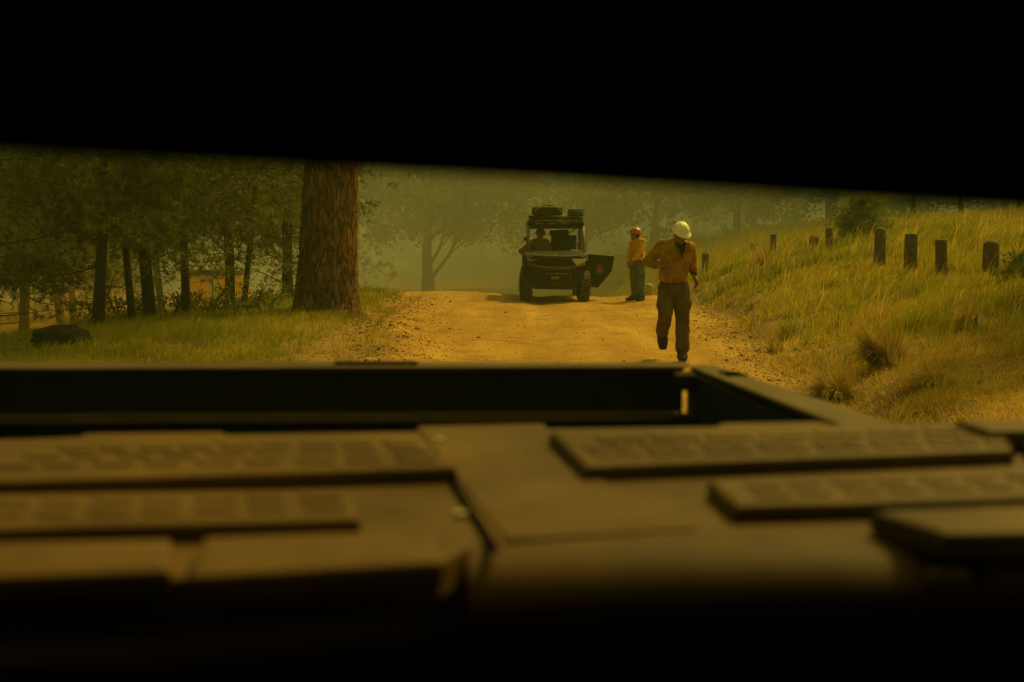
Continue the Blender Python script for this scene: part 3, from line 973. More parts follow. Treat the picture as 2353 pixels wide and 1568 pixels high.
tussock(2160, 11.6, 'low broken straw tussock below the largest one, near the truck rail', 700, 0.24, 0.2, 3, 1.4)
tussock(1790, 17.5, 'small straw tussock at the ditch edge right of the runner', 500, 0.25, 0.15, 4, 1.2)
tussock(2240, 14.6, 'dry tussock right of the largest straw tussock', 700, 0.28, 0.2, 5, 1.1)
tussock(1760, 30.0, 'pale straw tussock on the skyline left of the posts', 500, 0.55, 0.2, 6, 0.7)

# ------------------------------------------------------------------ gravel
def gravel(name, label, n, sampler, smin, smax, seed, mat):
    rs = np.random.RandomState(seed)
    x, y = sampler(rs, n)
    n = len(x)
    z = height(x, y)
    s = rs.uniform(smin, smax, n) * (1 + 1.5 * (rs.rand(n) > 0.96))
    ov = np.array([[1, 0, 0], [-.9, .2, 0], [0, 1, .1], [.1, -1, 0], [0, 0, .8], [0, 0, -.6]], float)
    of = np.array([[0, 2, 4], [2, 1, 4], [1, 3, 4], [3, 0, 4], [2, 0, 5], [1, 2, 5], [3, 1, 5], [0, 3, 5]])
    th = rs.uniform(0, 6.28, n)
    jit = rs.uniform(0.6, 1.3, (n, 6, 1))
    V = ov[None] * jit * s[:, None, None]
    Xr = V[..., 0] * np.cos(th)[:, None] - V[..., 1] * np.sin(th)[:, None]
    Yr = V[..., 0] * np.sin(th)[:, None] + V[..., 1] * np.cos(th)[:, None]
    V = np.stack([Xr + x[:, None], Yr + y[:, None], V[..., 2] + z[:, None] + 0.15 * s[:, None]], -1).reshape(-1, 3)
    f = (of[None] + (np.arange(n) * 6)[:, None, None]).reshape(-1, 3)
    o = link(name, mesh_arrays(name, V, f, np.repeat(rs.rand(n), 6)), mat)
    tag(o, label, None, None, 'stuff')
M['gravel'] = new_mat('gravel_stones', (0.50, 0.31, 0.08), (0.27, 0.15, 0.035), rough=0.9, attr='rnd')
M['clod'] = new_mat('earth_clods', (0.34, 0.19, 0.05), (0.18, 0.095, 0.025), rough=0.95, attr='rnd')
def samp_road(rs, n):
    y = 9 + 26 * rs.rand(n) ** 1.3
    x = rs.uniform(-2.8, 4.6, n)
    k = (x > edge_l(y) - 0.3) & (x < edge_r(y) + 0.25) & (rs.rand(n) < 0.25 + 1.0 * smooth(0.45, 0.7, fbm(x * 1.5, y * 0.5, 0.9, 131)))
    return x[k], y[k]
gravel('gravel', 'loose gravel scattered over the dirt road', 38000, samp_road, 0.004, 0.009, 301, M['gravel'])
def samp_edge(rs, n):
    y = 10 + 20 * rs.rand(n)
    side = rs.rand(n) < 0.6
    x = np.where(side, edge_l(y) + rs.normal(0, 0.45, n), edge_r(y) + rs.normal(0, 0.3, n))
    return x, y
gravel('stones', 'clods and stones along both shoulders of the road', 9000, samp_edge, 0.007, 0.018, 303, M['clod'])

# ------------------------------------------------------------------ rock
def blob(name, loc, rad, seed, mat, label, cat, rough=0.22):
    bm = bmesh.new()
    bmesh.ops.create_icosphere(bm, subdivisions=5, radius=1)
    for v in bm.verts:
        p = v.co.copy()
        d = mnoise.fractal(p * 1.3 + Vector((seed, 0, 0)), 1.0, 2.0, 4) * rough + mnoise.noise(p * 3.5 + Vector((0, seed, 0))) * 0.10
        v.co = Vector((p.x * rad[0], p.y * rad[1], p.z * rad[2])) * (1 + d)
    o = bm_link(name, bm, mat, smooth=False, loc=loc)
    return tag(o, label, cat)
rx, ry, rz_ = at_px(140, 16.9)
blob('rock', (rx, ry, rz_ + 0.09), (0.41, 0.24, 0.20), 3.0, M['rock'], 'low black rock lying in the grass at the far left', 'rock')
rx, ry, rz_ = at_px(262, 17.4)
blob('rock', (rx, ry, rz_), (0.08, 0.07, 0.04), 9.0, M['rock'], 'tiny dark rock just right of the low black rock', 'rock', 0.2)
for i, (px, d, s, lab) in enumerate([(1163, 25.3, .035, 'dark stone on the road below the spreading tree, toward the truck'),
                                     (958, 20.6, .05, 'dark clod on the left shoulder of the road'),
                                     (1100, 19.4, .03, 'small dark stone in the middle of the pale road'),
                                     (930, 17.6, .05, 'reddish clod nearest the truck on the left shoulder')]):
    x_, y_, z_ = at_px(px, d)
    blob('stone', (x_, y_, z_ + s * .3), (s, s * .8, s * .6), i * 5.0, M['clod'], lab, 'stone', 0.2)

# ------------------------------------------------------------------ wooden posts
def post(px, d, r, h, dome, label, lean=0.0, grp='wooden posts along the bank', notch=False):
    x, y, z = at_px(px, d)
    bm = bmesh.new()
    seg = 20
    prof = [(r * 1.04, -0.3), (r * 1.04, 0), (r, h * 0.5), (r * 0.98, h - r * 0.35)]
    if dome:
        prof += [(r * 0.9, h - r * .12), (r * 0.65, h + r * 0.2), (r * 0.3, h + r * 0.36)]
    else:
        prof += [(r * 0.98, h - 0.012), (r * 0.9, h), (r * 0.4, h + 0.004)]
    rings = []
    for k, (rr, zz) in enumerate(prof):
        ring = []
        for j in range(seg):
            a = j * 2 * math.pi / seg
            q = rr * (1 + 0.05 * mnoise.noise(Vector((math.cos(a) * 2, math.sin(a) * 2 + px, zz * 2))))
            ring.append(bm.verts.new((q * math.cos(a) + lean * zz, q * math.sin(a), zz)))
        rings.append(ring)
    for a_, b_ in zip(rings[:-1], rings[1:]):
        for j in range(seg):
            bm.faces.new([a_[j], a_[(j+1) % seg], b_[(j+1) % seg], b_[j]])
    bm.faces.new(rings[-1])
    o = bm_link('wooden_post', bm, M['post_pale' if 'pale' in label else 'post'], smooth=True, loc=(x, y, z))
    tag(o, label, 'post', grp)
post(2020, 24.0, 0.105, 0.70, True, 'round topped wooden post in front of the dark pine bush')
post(2091, 22.0, 0.110, 0.66, False, 'stout flat topped wooden post, second of the near row from the bush')
post(2163, 20.0, 0.092, 0.60, False, 'flat topped post with a dark crack, between the stout post and the half hidden one', -0.04)
post(2275, 19.0, 0.120, 0.52, True, 'wide round topped post half hidden by pine needles')
post(1903, 30.0, 0.085, 0.62, True, 'hazy slim post just left of the dark pine bush')
post(1868, 33.0, 0.13, 0.42, True, 'short hazy stump left of the slim post by the bush')
post(1775, 36.0, 0.085, 0.55, False, 'small hazy post in the grass midway between the runner and the bush')
post(1730, 38.0, 0.09, 0.5, False, 'small hazy post, one further left along the skyline grass')
post(1620, 36.0, 0.10, 0.62, False, 'dark post with a fallen stick, nearest the right of the runner')
post(1490, 36.0, 0.13, 0.42, True, 'pale round topped post just behind the standing firefighter')
post(48, 27.0, 0.055, 0.55, False, 'short pale post at the far left in the dust', 0.0, 'short posts in the dust')
post(141, 27.0, 0.055, 0.52, False, 'short leaning pale post in the dust above the black rock', -0.25, 'short posts in the dust')
post(1103, 52.0, 0.09, 0.55, False, 'tiny pale post beyond the crest between the tree and the vehicle', 0.0, 'posts beyond the crest')
x_, y_, z_ = at_px(1628, 35)
o = tube_obj('fallen_stick', [(0, 0, 0.55), (0.5, 0, 0.2), (0.85, 0, 0.02)], [0.012, 0.014, 0.01], M['straw'])
o.location = (x_, y_, z_)
tag(o, 'pale stick leaning beside the dark post right of the runner', 'stick')

# ------------------------------------------------------------------ yellow trailer
def trailer():
    d = 46.0
    x0 = (430 - 1176.5) / F * d; x1 = (556 - 1176.5) / F * d
    gz = hz((x0 + x1) / 2, d)
    t = empty('trailer', ((x0 + x1) / 2, d, gz), 'yellow box trailer with a dark roof seen between the pine trunks', 'trailer')
    w = x1 - x0
    top = CAM_H - (632 - 521) / F * d - gz
    H = top
    bm = bmesh.new()
    box(bm, -w/2, w/2, 0, 1.3, 0.42, H, bevel=0.02)
    bm_link('body', bm, M['tr_yellow'], t)
    bm = bmesh.new()
    box(bm, -w/2 - .05, w/2 + .05, -.06, 1.36, H + .002, H + .16, bevel=0.02)
    bm_link('roof', bm, M['tr_roof'], t)
    box_obj('trim', (-w/2 + .06, -w/2 + w*.44, -.03, -.003, H - .09, H - .04), M['white_print'], t, 0.004)
    box_obj('door_seam', (-w/2 + w*.455, -w/2 + w*.475, -.02, -.003, .45, H - .02), M['tr_dark'], t, 0)
    for (a, b_, c, e) in ((.49, .60, H - .62, H - .32), (.49, .60, H - .96, H - .65), (.70, .81, H - .62, H - .32)):
        box_obj('panel', (-w/2 + w*a, -w/2 + w*b_, -.025, -.003, c, e), M['tr_white'], t, 0.004)
    for k in range(3):
        box_obj('lettering', (-w/2 + w*(.12 + .12*k), -w/2 + w*(.2 + .12*k), -.012, -.003, H - .27, H - .25), M['red'], t, 0)
    for k in range(4):
        box_obj('marking', (-w/2 + w*(.70 + .06*k), -w/2 + w*(.74 + .06*k), -.012, -.003, H - .22 - .05 * (k % 2), H - .19 - .05 * (k % 2)), M['red'], t, 0)
    for sx in (-1, 1):
        bm = bmesh.new()
        tube(bm, [(sx * (w/2 + .02), .7, .32), (sx * (w/2 + .2), .7, .32)], .32, 18)
        bm_link('wheel', bm, M['rubber'], t, smooth=False)
trailer()

# ------------------------------------------------------------------ people
def sphere(bm, c, r, rot=None, seg=14, rings=9):
    if not hasattr(r, '__len__'): r = (r, r, r)
    m = Matrix.Translation(Vector(c)) @ (rot.to_4x4() if rot is not None else Matrix.Identity(4)) @ Matrix.Diagonal((r[0], r[1], r[2], 1))
    bmesh.ops.create_uvsphere(bm, u_segments=seg, v_segments=rings, radius=1, matrix=m)
def capsule(bm, a, ra, b, rb, n=10):
    a = Vector(a); b = Vector(b)
    sphere(bm, a, ra); sphere(bm, b, rb)
    tube(bm, [a, b], [ra, rb], 14)
def chain(bm, pts, radii):
    for i in range(len(pts) - 1):
        capsule(bm, pts[i], radii[i], pts[i+1], radii[i+1])
def loft(bm, secs, seg=24):
    """secs: (center, lateral axis, rx, ry); ry along up x lateral"""
    rings = []
    n = len(secs)
    for i, (c, ax, rx, ry) in enumerate(secs):
        c = Vector(c); ax = Vector(ax).normalized()
        t = (Vector(secs[min(i+1, n-1)][0]) - Vector(secs[max(i-1, 0)][0])).normalized()
        ax = (ax - t * ax.dot(t)).normalized()
        by = t.cross(ax).normalized()
        rings.append([bm.verts.new(c + ax * math.cos(k * 2 * math.pi / seg) * rx + by * math.sin(k * 2 * math.pi / seg) * ry) for k in range(seg)])
    for i in range(n - 1):
        for k in range(seg):
            bm.faces.new([rings[i][k], rings[i][(k+1) % seg], rings[i+1][(k+1) % seg], rings[i+1][k]])
    bm.faces.new(rings[0][::-1]); bm.faces.new(rings[-1])
def skinned(name, bm, voxel, mat, parent, wr=0.0, wscale=9.0, seed=0.0, stretch=(1, 1, 1), cut=None, iters=3):
    bmesh.ops.recalc_face_normals(bm, faces=bm.faces)
    me = bpy.data.meshes.new('tmp'); bm.to_mesh(me); bm.free()
    o = bpy.data.objects.new('tmp', me); C.objects.link(o)
    md = o.modifiers.new('r', 'REMESH'); md.mode = 'VOXEL'; md.voxel_size = voxel
    ms = o.modifiers.new('s', 'SMOOTH'); ms.iterations = iters; ms.factor = 0.5
    dg = bpy.context.evaluated_depsgraph_get()
    me2 = bpy.data.meshes.new_from_object(o.evaluated_get(dg))
    bpy.data.objects.remove(o); bpy.data.meshes.remove(me)
    b2 = bmesh.new(); b2.from_mesh(me2)
    b2.normal_update()
    if wr > 0:
        st = Vector(stretch)
        offs = []
        for v in b2.verts:
            p = Vector((v.co.x * st.x, v.co.y * st.y, v.co.z * st.z)) * wscale + Vector((seed, 0, 0))
            w = mnoise.noise(p + mnoise.noise_vector(p * 0.5) * 1.2)
            w = (1 - abs(w) * 2.2) * 0.6 + mnoise.noise(p * 0.4) * 0.8
            offs.append(v.normal * w * wr)
        for v, d in zip(b2.verts, offs): v.co += d
    if cut:
        kill = [f for f in b2.faces if cut(f.calc_center_median())]
        bmesh.ops.delete(b2, geom=kill, context='FACES')
    b2.to_mesh(me2); b2.free()
    me2.name = name
    me2.materials.clear()
    return link(name, me2, mat, parent, smooth=True)

def hand(bm, wrist, d, palm_n, thumb_side, curl=0.6, s=1.0):
    """palm + five fingers; d finger direction, palm_n palm normal (fingers curl that way)"""
    w = Vector(wrist); d = Vector(d).normalized(); n = Vector(palm_n).normalized()
    n = (n - d * n.dot(d)).normalized()
    side = d.cross(n).normalized() * thumb_side
    c = w + d * 0.05 * s
    for k in (-1.5, -0.5, 0.5, 1.5):
        capsule(bm, w + d * 0.01 * s, 0.019 * s, w + d * 0.085 * s + side * k * 0.019 * s, 0.0125 * s)
    for k, ln in zip((1.5, 0.5, -0.5, -1.5), (0.068, 0.078, 0.072, 0.055)):
        p = w + d * 0.085 * s + side * k * 0.0205 * s
        dd = d.copy(); a = curl * (1 + 0.12 * (1.5 - k))
        r = 0.0098
        for q, fr in enumerate((0.45, 0.32, 0.25)):
            ang = a * (0.55 + 0.25 * q)
            dd = (dd * math.cos(ang) + n * math.sin(ang)).normalized()
            p2 = p + dd * ln * fr * s
            capsule(bm, p, r * s, p2, r * 0.93 * s)
            p = p2; r *= 0.93
    p = w + d * 0.025 * s + side * 0.022 * s
    dd = (d * 0.6 + side * 0.75 + n * 0.25).normalized()
    for q, ln in enumerate((0.04, 0.033, 0.026)):
        p2 = p + dd * ln * s
        capsule(bm, p, (0.0135 - q * 0.0012) * s, p2, (0.0122 - q * 0.0012) * s)
        p = p2
        dd = (dd + d * 0.35 + n * 0.15).normalized()

def frame_from(face, up):
    f = Vector(face).normalized(); u = Vector(up).normalized()
    r = u.cross(f).normalized() * -1      # lateral
    u = r.cross(f).normalized()
    if u.dot(Vector(up)) < 0: u = -u; 
    # columns: x lateral, y = -face (back), z up
    x = (-f).cross(u) * 1.0
    x = (u.cross(f)).normalized()
    return Matrix((x, -f, u)).transposed() if Matrix((x, -f, u)).determinant() > 0 else Matrix((-x, -f, u)).transposed()

def add_head(bm, c, M3):
    L = lambda x, y, z: Vector(c) + M3 @ Vector((x, y, z))
    sphere(bm, L(0, 0.012, 0.03), (0.075, 0.092, 0.088), M3, 20, 14)
    sphere(bm, L(0, -0.022, -0.035), (0.060, 0.062, 0.072), M3, 18, 12)
    sphere(bm, L(0, -0.055, -0.085), (0.030, 0.026, 0.022), M3)          # chin
    capsule(bm, L(0, -0.088, 0.008), 0.009, L(0, -0.108, -0.026), 0.013)   # nose
    sphere(bm, L(0, -0.078, 0.030), (0.05, 0.018, 0.012), M3)            # brow
    capsule(bm, L(-0.018, -0.083, -0.055), 0.0075, L(0.018, -0.083, -0.055), 0.0075)  # lips
    for s in (-1, 1):
        sphere(bm, L(s * 0.078, 0.008, -0.008), (0.010, 0.020, 0.032), M3)
        sphere(bm, L(s * 0.040, -0.060, -0.025), (0.02, 0.018, 0.02), M3)

def helmet(parent, c, M3, mat, s=1.0, white=True):
    """cap-style hard hat, local -y is the face side"""
    bm = bmesh.new()
    seg = 48; rings = 16
    grid = []
    for i in range(rings + 1):
        ph = (i / rings) * math.pi / 2
        row = []
        for j in range(seg):
            a = j * 2 * math.pi / seg
            r = math.cos(ph)
            x = 0.118 * r * math.cos(a); y = 0.142 * r * math.sin(a); z = 0.128 * math.sin(ph)
            # three raised ridges running front to back
            rid = 0
            for xr in (-0.034, 0, 0.034):
                rid += math.exp(-((x - xr) / 0.007) ** 2)
            z += 0.007 * rid * math.sin(ph) ** 0.6 * (1 if abs(y) < 0.12 else 0.3)
            row.append(bm.verts.new((x, y, z)))
        grid.append(row)
    for i in range(rings):
        for j in range(seg):
            bm.faces.new([grid[i][j], grid[i][(j+1) % seg], grid[i+1][(j+1) % seg], grid[i+1][j]])
    brim = []
    for k, (ex, dz) in enumerate(((0.012, -0.012), (0.016, -0.018))):
        row = []
        for j in range(seg):
            a = j * 2 * math.pi / seg
            front = max(0, -math.sin(a)) ** 1.5
            e = ex + front * 0.052
            x = (0.118 + e * 0.75) * math.cos(a); y = (0.142 + e) * math.sin(a)
            row.append(bm.verts.new((x, y, dz - front * 0.010 - (0.006 if k else 0))))
        brim.append(row)
    inner = [bm.verts.new((0.112 * math.cos(j * 2 * math.pi / seg), 0.136 * math.sin(j * 2 * math.pi / seg), -0.014)) for j in range(seg)]
    for a_, b_ in ((brim[0], grid[0]), (brim[1], brim[0]), (inner, brim[1])):
        for j in range(seg):
            bm.faces.new([a_[j], a_[(j+1) % seg], b_[(j+1) % seg], b_[j]])
    m4 = Matrix.Translation(Vector(c)) @ M3.to_4x4() @ Matrix.Translation((0, 0.008, 0.055)) @ Matrix.Scale(s, 4)
    bmesh.ops.transform(bm, matrix=m4, verts=bm.verts)
    o = bm_link('helmet', bm, mat, parent, smooth=True)
    return o

def boot(bm, ankle, toe, up, s=1.0):
    a = Vector(ankle); t = Vector(toe).normalized(); u = Vector(up).normalized()
    u = (u - t * u.dot(t)).normalized()
    sd = t.cross(u).normalized()
    heel = a - t * 0.055 - u * 0.060
    sphere(bm, heel, 0.050)
    capsule(bm, a + u * 0.10, 0.056, a - u * 0.02, 0.060)
    for q in (-1, 1):
        capsule(bm, heel + sd * q * .018, 0.046, a + t * 0.10 - u * 0.066 + sd * q * .028, 0.044)
        capsule(bm, a + t * 0.10 - u * 0.066 + sd * q * .028, 0.044, a + t * 0.185 - u * 0.072 + sd * q * .018, 0.038)
    capsule(bm, a, 0.058, a + t * 0.11 - u * 0.045, 0.050)

def person(J, label, loc, mats, rz=0.0, voxel=0.008, legs=True, vcut=None, group=None, s_shirt=1.0, helm_s=1.0):
    t = empty('person', loc, label, 'person', group, rz)
    V = {k: Vector(v) for k, v in J.items() if k not in ('opt',)}
    lat_s = (V['shR'] - V['shL']); lat_h = (V['hipR'] - V['hipL'])
    chest = (V['shR'] + V['shL']) / 2
    pel = (V['hipR'] + V['hipL']) / 2
    M3 = frame_from(V['face'], V['headup'])
    # body
    bm = bmesh.new()
    add_head(bm, V['head'], M3)
    capsule(bm, V['head'] + M3 @ Vector((0, 0.025, -0.05)), 0.056, chest + Vector((0, 0, 0.03)), 0.062)
    loft(bm, [(pel - Vector((0, 0, .08)), lat_h, .12, .09), (pel + Vector((0, 0, .03)), lat_h, .14, .1), (pel.lerp(chest, .4), lat_h.lerp(lat_s, .4), .125, .09),
              (pel.lerp(chest, .8), lat_s, .145, .095), (chest, lat_s, .13, .07)])
    for sd in 'LR':
        chain(bm, [V['sh' + sd], V['el' + sd], V['wr' + sd]], [.052, .040, .027])
        capsule(bm, V['el' + sd].lerp(V['wr' + sd], .3), .040, V['wr' + sd], .026)
        hand(bm, V['wr' + sd], V['hd' + sd], V['hn' + sd], 1 if sd == 'L' else -1, J['opt'].get('curl' + sd, .5))
        if legs:
            chain(bm, [V['hip' + sd], V['kn' + sd], V['an' + sd]], [.085, .055, .04])
        else:
            capsule(bm, V['hip' + sd], .085, V['kn' + sd], .055)
    skinned('body', bm, voxel, mats['skin'], t, iters=2)
    # undershirt
    bm = bmesh.new()
    loft(bm, [(pel.lerp(chest, .3), lat_h.lerp(lat_s, .5), .145, .108), (pel.lerp(chest, .8), lat_s, .162, .112), (chest + Vector((0, 0, .02)), lat_s, .14, .082), (chest + Vector((0, 0, .06)), lat_s, .08, .07)])
    skinned('undershirt', bm, .012, M['undershirt'], t)
    # shirt
    bm = bmesh.new()
    w = s_shirt
    loft(bm, [(pel + Vector((0, 0, .035)), lat_h, .160 * w, .118), (pel + Vector((0, 0, .09)), lat_h, .186 * w, .145), (pel.lerp(chest, .45), lat_h.lerp(lat_s, .5), .182 * w, .142),
              (pel.lerp(chest, .75), lat_s, .188 * w, .135), (pel.lerp(chest, .95), lat_s, .178, .112), (chest + Vector((0, 0, .05)), lat_s, .115, .082), (chest + Vector((0, 0, .085)), lat_s, .078, .07)], 28)
    for sd in 'LR':
        cuff = V['el' + sd].lerp(V['wr' + sd], J['opt'].get('cuff' + sd, .85))
        chain(bm, [chest.lerp(V['sh' + sd], .55), V['sh' + sd], V['el' + sd], cuff], [.085, .078, .063, .047])
        capsule(bm, V['el' + sd], .066, V['el' + sd].lerp(cuff, .5), .060)
    skinned('shirt', bm, .010, mats['shirt'], t, wr=.022, wscale=6.5, seed=J['opt'].get('seed', 0), stretch=(1, 1, .7), cut=vcut, iters=2)
    # collar
    bm = bmesh.new()
    nk = chest + Vector((0, 0, .085))
    mid = (V['head'] - nk).normalized()
    for k in range(18):
        a0 = -math.pi * 0.5 + (k + .0) * (2 * math.pi) / 18
    pts = []
    yaw = math.atan2(lat_s.y, lat_s.x)
    for k in range(15):
        a = R(-60 + 300 * k / 14)
        p = nk + Vector((math.cos(a) * .082, math.sin(a) * .078, .012 * math.sin(a)))
        p = nk + Matrix.Rotation(yaw, 3, 'Z') @ (p - nk)
        pts.append(p)
    lo = [bm.verts.new(p + Vector((0, 0, -.028))) for p in pts]
    up_ = [bm.verts.new(p + Vector((0, 0, .022)) + (p - nk) * .08) for p in pts]
    for a_, b_, c_, d_ in zip(lo[:-1], lo[1:], up_[1:], up_[:-1]):
        bm.faces.new([a_, b_, c_, d_])
    bmesh.ops.solidify(bm, geom=list(bm.faces), thickness=.006)
    bm_link('collar', bm, mats['shirt'], t, smooth=True)
    # trousers
    bm = bmesh.new()
    loft(bm, [(pel - Vector((0, 0, .12)), lat_h, .15, .12), (pel - Vector((0, 0, .05)), lat_h, .178, .135), (pel + Vector((0, 0, .03)), lat_h, .165, .122), (pel + Vector((0, 0, .06)), lat_h, .155, .115)], 28)
    for sd in 'LR':
        hip, kn = V['hip' + sd] - Vector((0, 0, .03)), V['kn' + sd]
        an = V['an' + sd]
        if legs:
            hem = kn.lerp(an, .93)
            chain(bm, [hip, hip.lerp(kn, .5), kn, kn.lerp(hem, .5), hem], [.108, .104, .084, .084, .080])
            out = (V['hip' + sd] - pel).normalized()
            sphere(bm, hip.lerp(kn, .55) + out * .075, (.045, .075, .10))
        else:
            chain(bm, [hip, kn, an], [.105, .082, .07])
    skinned('trousers', bm, .010, mats['trouser'], t, wr=.021, wscale=6.0, seed=J['opt'].get('seed', 0) + 5, stretch=(1, 1, .8), iters=2)
    # belt
    bm = bmesh.new()
    loft(bm, [(pel + Vector((0, 0, .030)), lat_h, .169, .127), (pel + Vector((0, 0, .072)), lat_h, .166, .124)], 32)
    bm_link('belt', bm, M['leather'], t, smooth=False)
    # boots
    if legs:
        for sd in 'LR':
            bm = bmesh.new()
            shin = (V['kn' + sd] - V['an' + sd]).normalized()
            boot(bm, V['an' + sd], V['toe' + sd], V.get('bup' + sd, shin))
            skinned('boot', bm, .009, M['leather'], t, iters=2)
    # hair at nape and eyes
    bm = bmesh.new()
    L = lambda x, y, z: V['head'] + M3 @ Vector((x, y, z))
    sphere(bm, L(0, .022, .022), (.079, .088, .085), M3, 20, 14)
    bm_link('hair', bm, M['hair'], t, smooth=True)
    for s_ in (-1, 1):
        bm = bmesh.new(); sphere(bm, L(s_ * .030, -.078, .010), .0095)
        bm_link('eye', bm, M['hair'], t, smooth=True)
    helmet(t, V['head'], M3, mats['helmet'], helm_s)
    return t, V, M3

# the runner
RD = 16.35
gz = hz((1551 - 1176.5) / F * RD, RD)
rx = (1551 - 1176.5) / F * RD
J = dict(head=(.056, -.075, 1.590), face=(.34, -1, -.50), headup=(.16, -.50, 1.0),
         shL=(-.165, .02, 1.440), shR=(.165, -.03, 1.425),
         elL=(-.335, .13, 1.235), wrL=(-.225, -.13, 1.195), hdL=(1.0, -.35, .02), hnL=(.15, .2, -1),
         elR=(.225, .16, 1.225), wrR=(.250, .05, 1.055), hdR=(.42, -.15, -1), hnR=(-.9, -.4, -.2),
         hipL=(-.115, 0, .935), hipR=(.065, -.02, .945),
         knL=(-.140, -.18, .585), anL=(-.125, .19, .330), toeL=(.02, -.30, -1.0), bupL=(0, -1, .35),
         knR=(.085, -.10, .52), anR=(.090, -.10, .125), toeR=(-.1, -1, -.18), bupR=(0, -.15, 1),
         opt=dict(curlL=.25, curlR=.75, cuffL=.62, cuffR=.42, seed=2.0))
def vcut(c):
    # the open neck: a V from the collar down to mid chest, left open on the front
    if c.y > -.02: return False
    if c.z > 1.50 or c.z < 1.29: return False
    h = (c.z - 1.29) / .21
    xm = .055 + .02 * (1 - h)
    return xm - .078 * h < c.x < xm + .066 * h + .008
runner, V, M3 = person(J, 'running firefighter in a cream helmet, orange shirt and olive cargo trousers', (rx, RD, gz + 0.03),
                   dict(skin=M['skin'], shirt=M['shirt'], trouser=M['trouser'], helmet=M['helmet_w']), vcut=vcut, s_shirt=.98, helm_s=.86)
# lapels and placket
def strip(parent, pts, w, mat, name, off=(0, -.008, 0)):
    bm = bmesh.new()
    L_, R_ = [], []
    for p, ww in pts:
        p = Vector(p) + Vector(off)
        L_.append(bm.verts.new(p - Vector((ww, 0, 0)))); R_.append(bm.verts.new(p + Vector((ww, 0, 0))))
    for i in range(len(pts) - 1):
        bm.faces.new([L_[i], R_[i], R_[i+1], L_[i+1]])
    bmesh.ops.solidify(bm, geom=list(bm.faces), thickness=.007)
    return bm_link(name, bm, mat, parent, smooth=False)
strip(runner, [((-.035, -.085, 1.50), .012), ((-.005, -.128, 1.42), .015), ((.035, -.148, 1.34), .010), ((.058, -.152, 1.285), .003)], 0, M['shirt'], 'lapel')
strip(runner, [((.150, -.085, 1.49), .014), ((.145, -.128, 1.42), .018), ((.110, -.148, 1.34), .012), ((.070, -.152, 1.285), .003)], 0, M['shirt'], 'lapel')
for (x_, z_, y_) in ((-.085, 1.325, -.150), (.135, 1.295, -.142)):
    box_obj('chest_pocket', (x_ - .055, x_ + .055, y_ - .004, y_ + .02, z_ - .055, z_ + .055), M['shirt'], runner, .006)
    box_obj('pocket_flap', (x_ - .059, x_ + .059, y_ - .010, y_ + .015, z_ + .022, z_ + .060), M['shirt'], runner, .005)
bm = bmesh.new()
wr = V['wrR']; ed = (V['elR'] - V['wrR']).normalized()
tube(bm, [wr + ed * .055, wr + ed * .030], [.040, .038], 16)
sphere(bm, wr + ed * .042 + Vector((.022, -.028, 0)), .022)
bm_link('wristwatch', bm, M['undershirt'], runner, smooth=True)
for sd, f_ in (('L', .62), ('R', .42)):
    c = V['el' + sd].lerp(V['wr' + sd], f_); e_ = (V['wr' + sd] - V['el' + sd]).normalized()
    bm = bmesh.new(); tube(bm, [c - e_ * .03, c + e_ * .035], [.060, .057], 18)
    bm_link('cuff', bm, M['shirt'], runner, smooth=True)

# the standing firefighter, back three-quarters, looking left
SD = 29.4
sx = (1466 - 1176.5) / F * SD
J = dict(head=(-.075, 0.0, 1.50), face=(-1, .12, .10), headup=(.12, 0, 1),
         shL=(-.085, .16, 1.34), shR=(.075, -.15, 1.345),
         elL=(-.155, .19, 1.10), wrL=(-.185, .12, .90), hdL=(-.12, 0, -1), hnL=(.2, -.8, 0),
         elR=(.02, -.27, 1.12), wrR=(-.14, -.22, .95), hdR=(-.3, .1, -1), hnR=(-.3, .8, 0),
         hipL=(-.065, .07, .86), hipR=(.055, -.07, .86),
         knL=(-.085, .09, .48), anL=(-.06, .10, .115), toeL=(-1, -.15, -.05), bupL=(0, 0, 1),
         knR=(.05, -.09, .48), anR=(.075, -.10, .115), toeR=(-.5, -.85, -.05), bupR=(0, 0, 1),
         opt=dict(curlL=.4, curlR=.4, cuffL=.9, cuffR=.9, seed=7.0))
stander, _, _ = person(J, 'firefighter in a red helmet standing on the road and looking left', (sx, SD, hz(sx, SD)),
                   dict(skin=M['skin'], shirt=M['shirt2'], trouser=M['trouser2'], helmet=M['helmet_r']), voxel=.01, s_shirt=.77)
box_obj('belt_pouch', (.06, .12, -.19, -.09, .84, .93), M['trouser2'], stander, .01)

# ------------------------------------------------------------------ utility vehicle
UD = 29.0
ux = (1275 - 1176.5) / F * UD
ugz = hz(ux, UD + .4)
uv = empty('utility_vehicle', (ux, UD, ugz), 'dark side by side utility vehicle parked facing the camera with its right door open', 'utility vehicle')
def P3(x, z, y=0.0): return Vector((x, y, z))
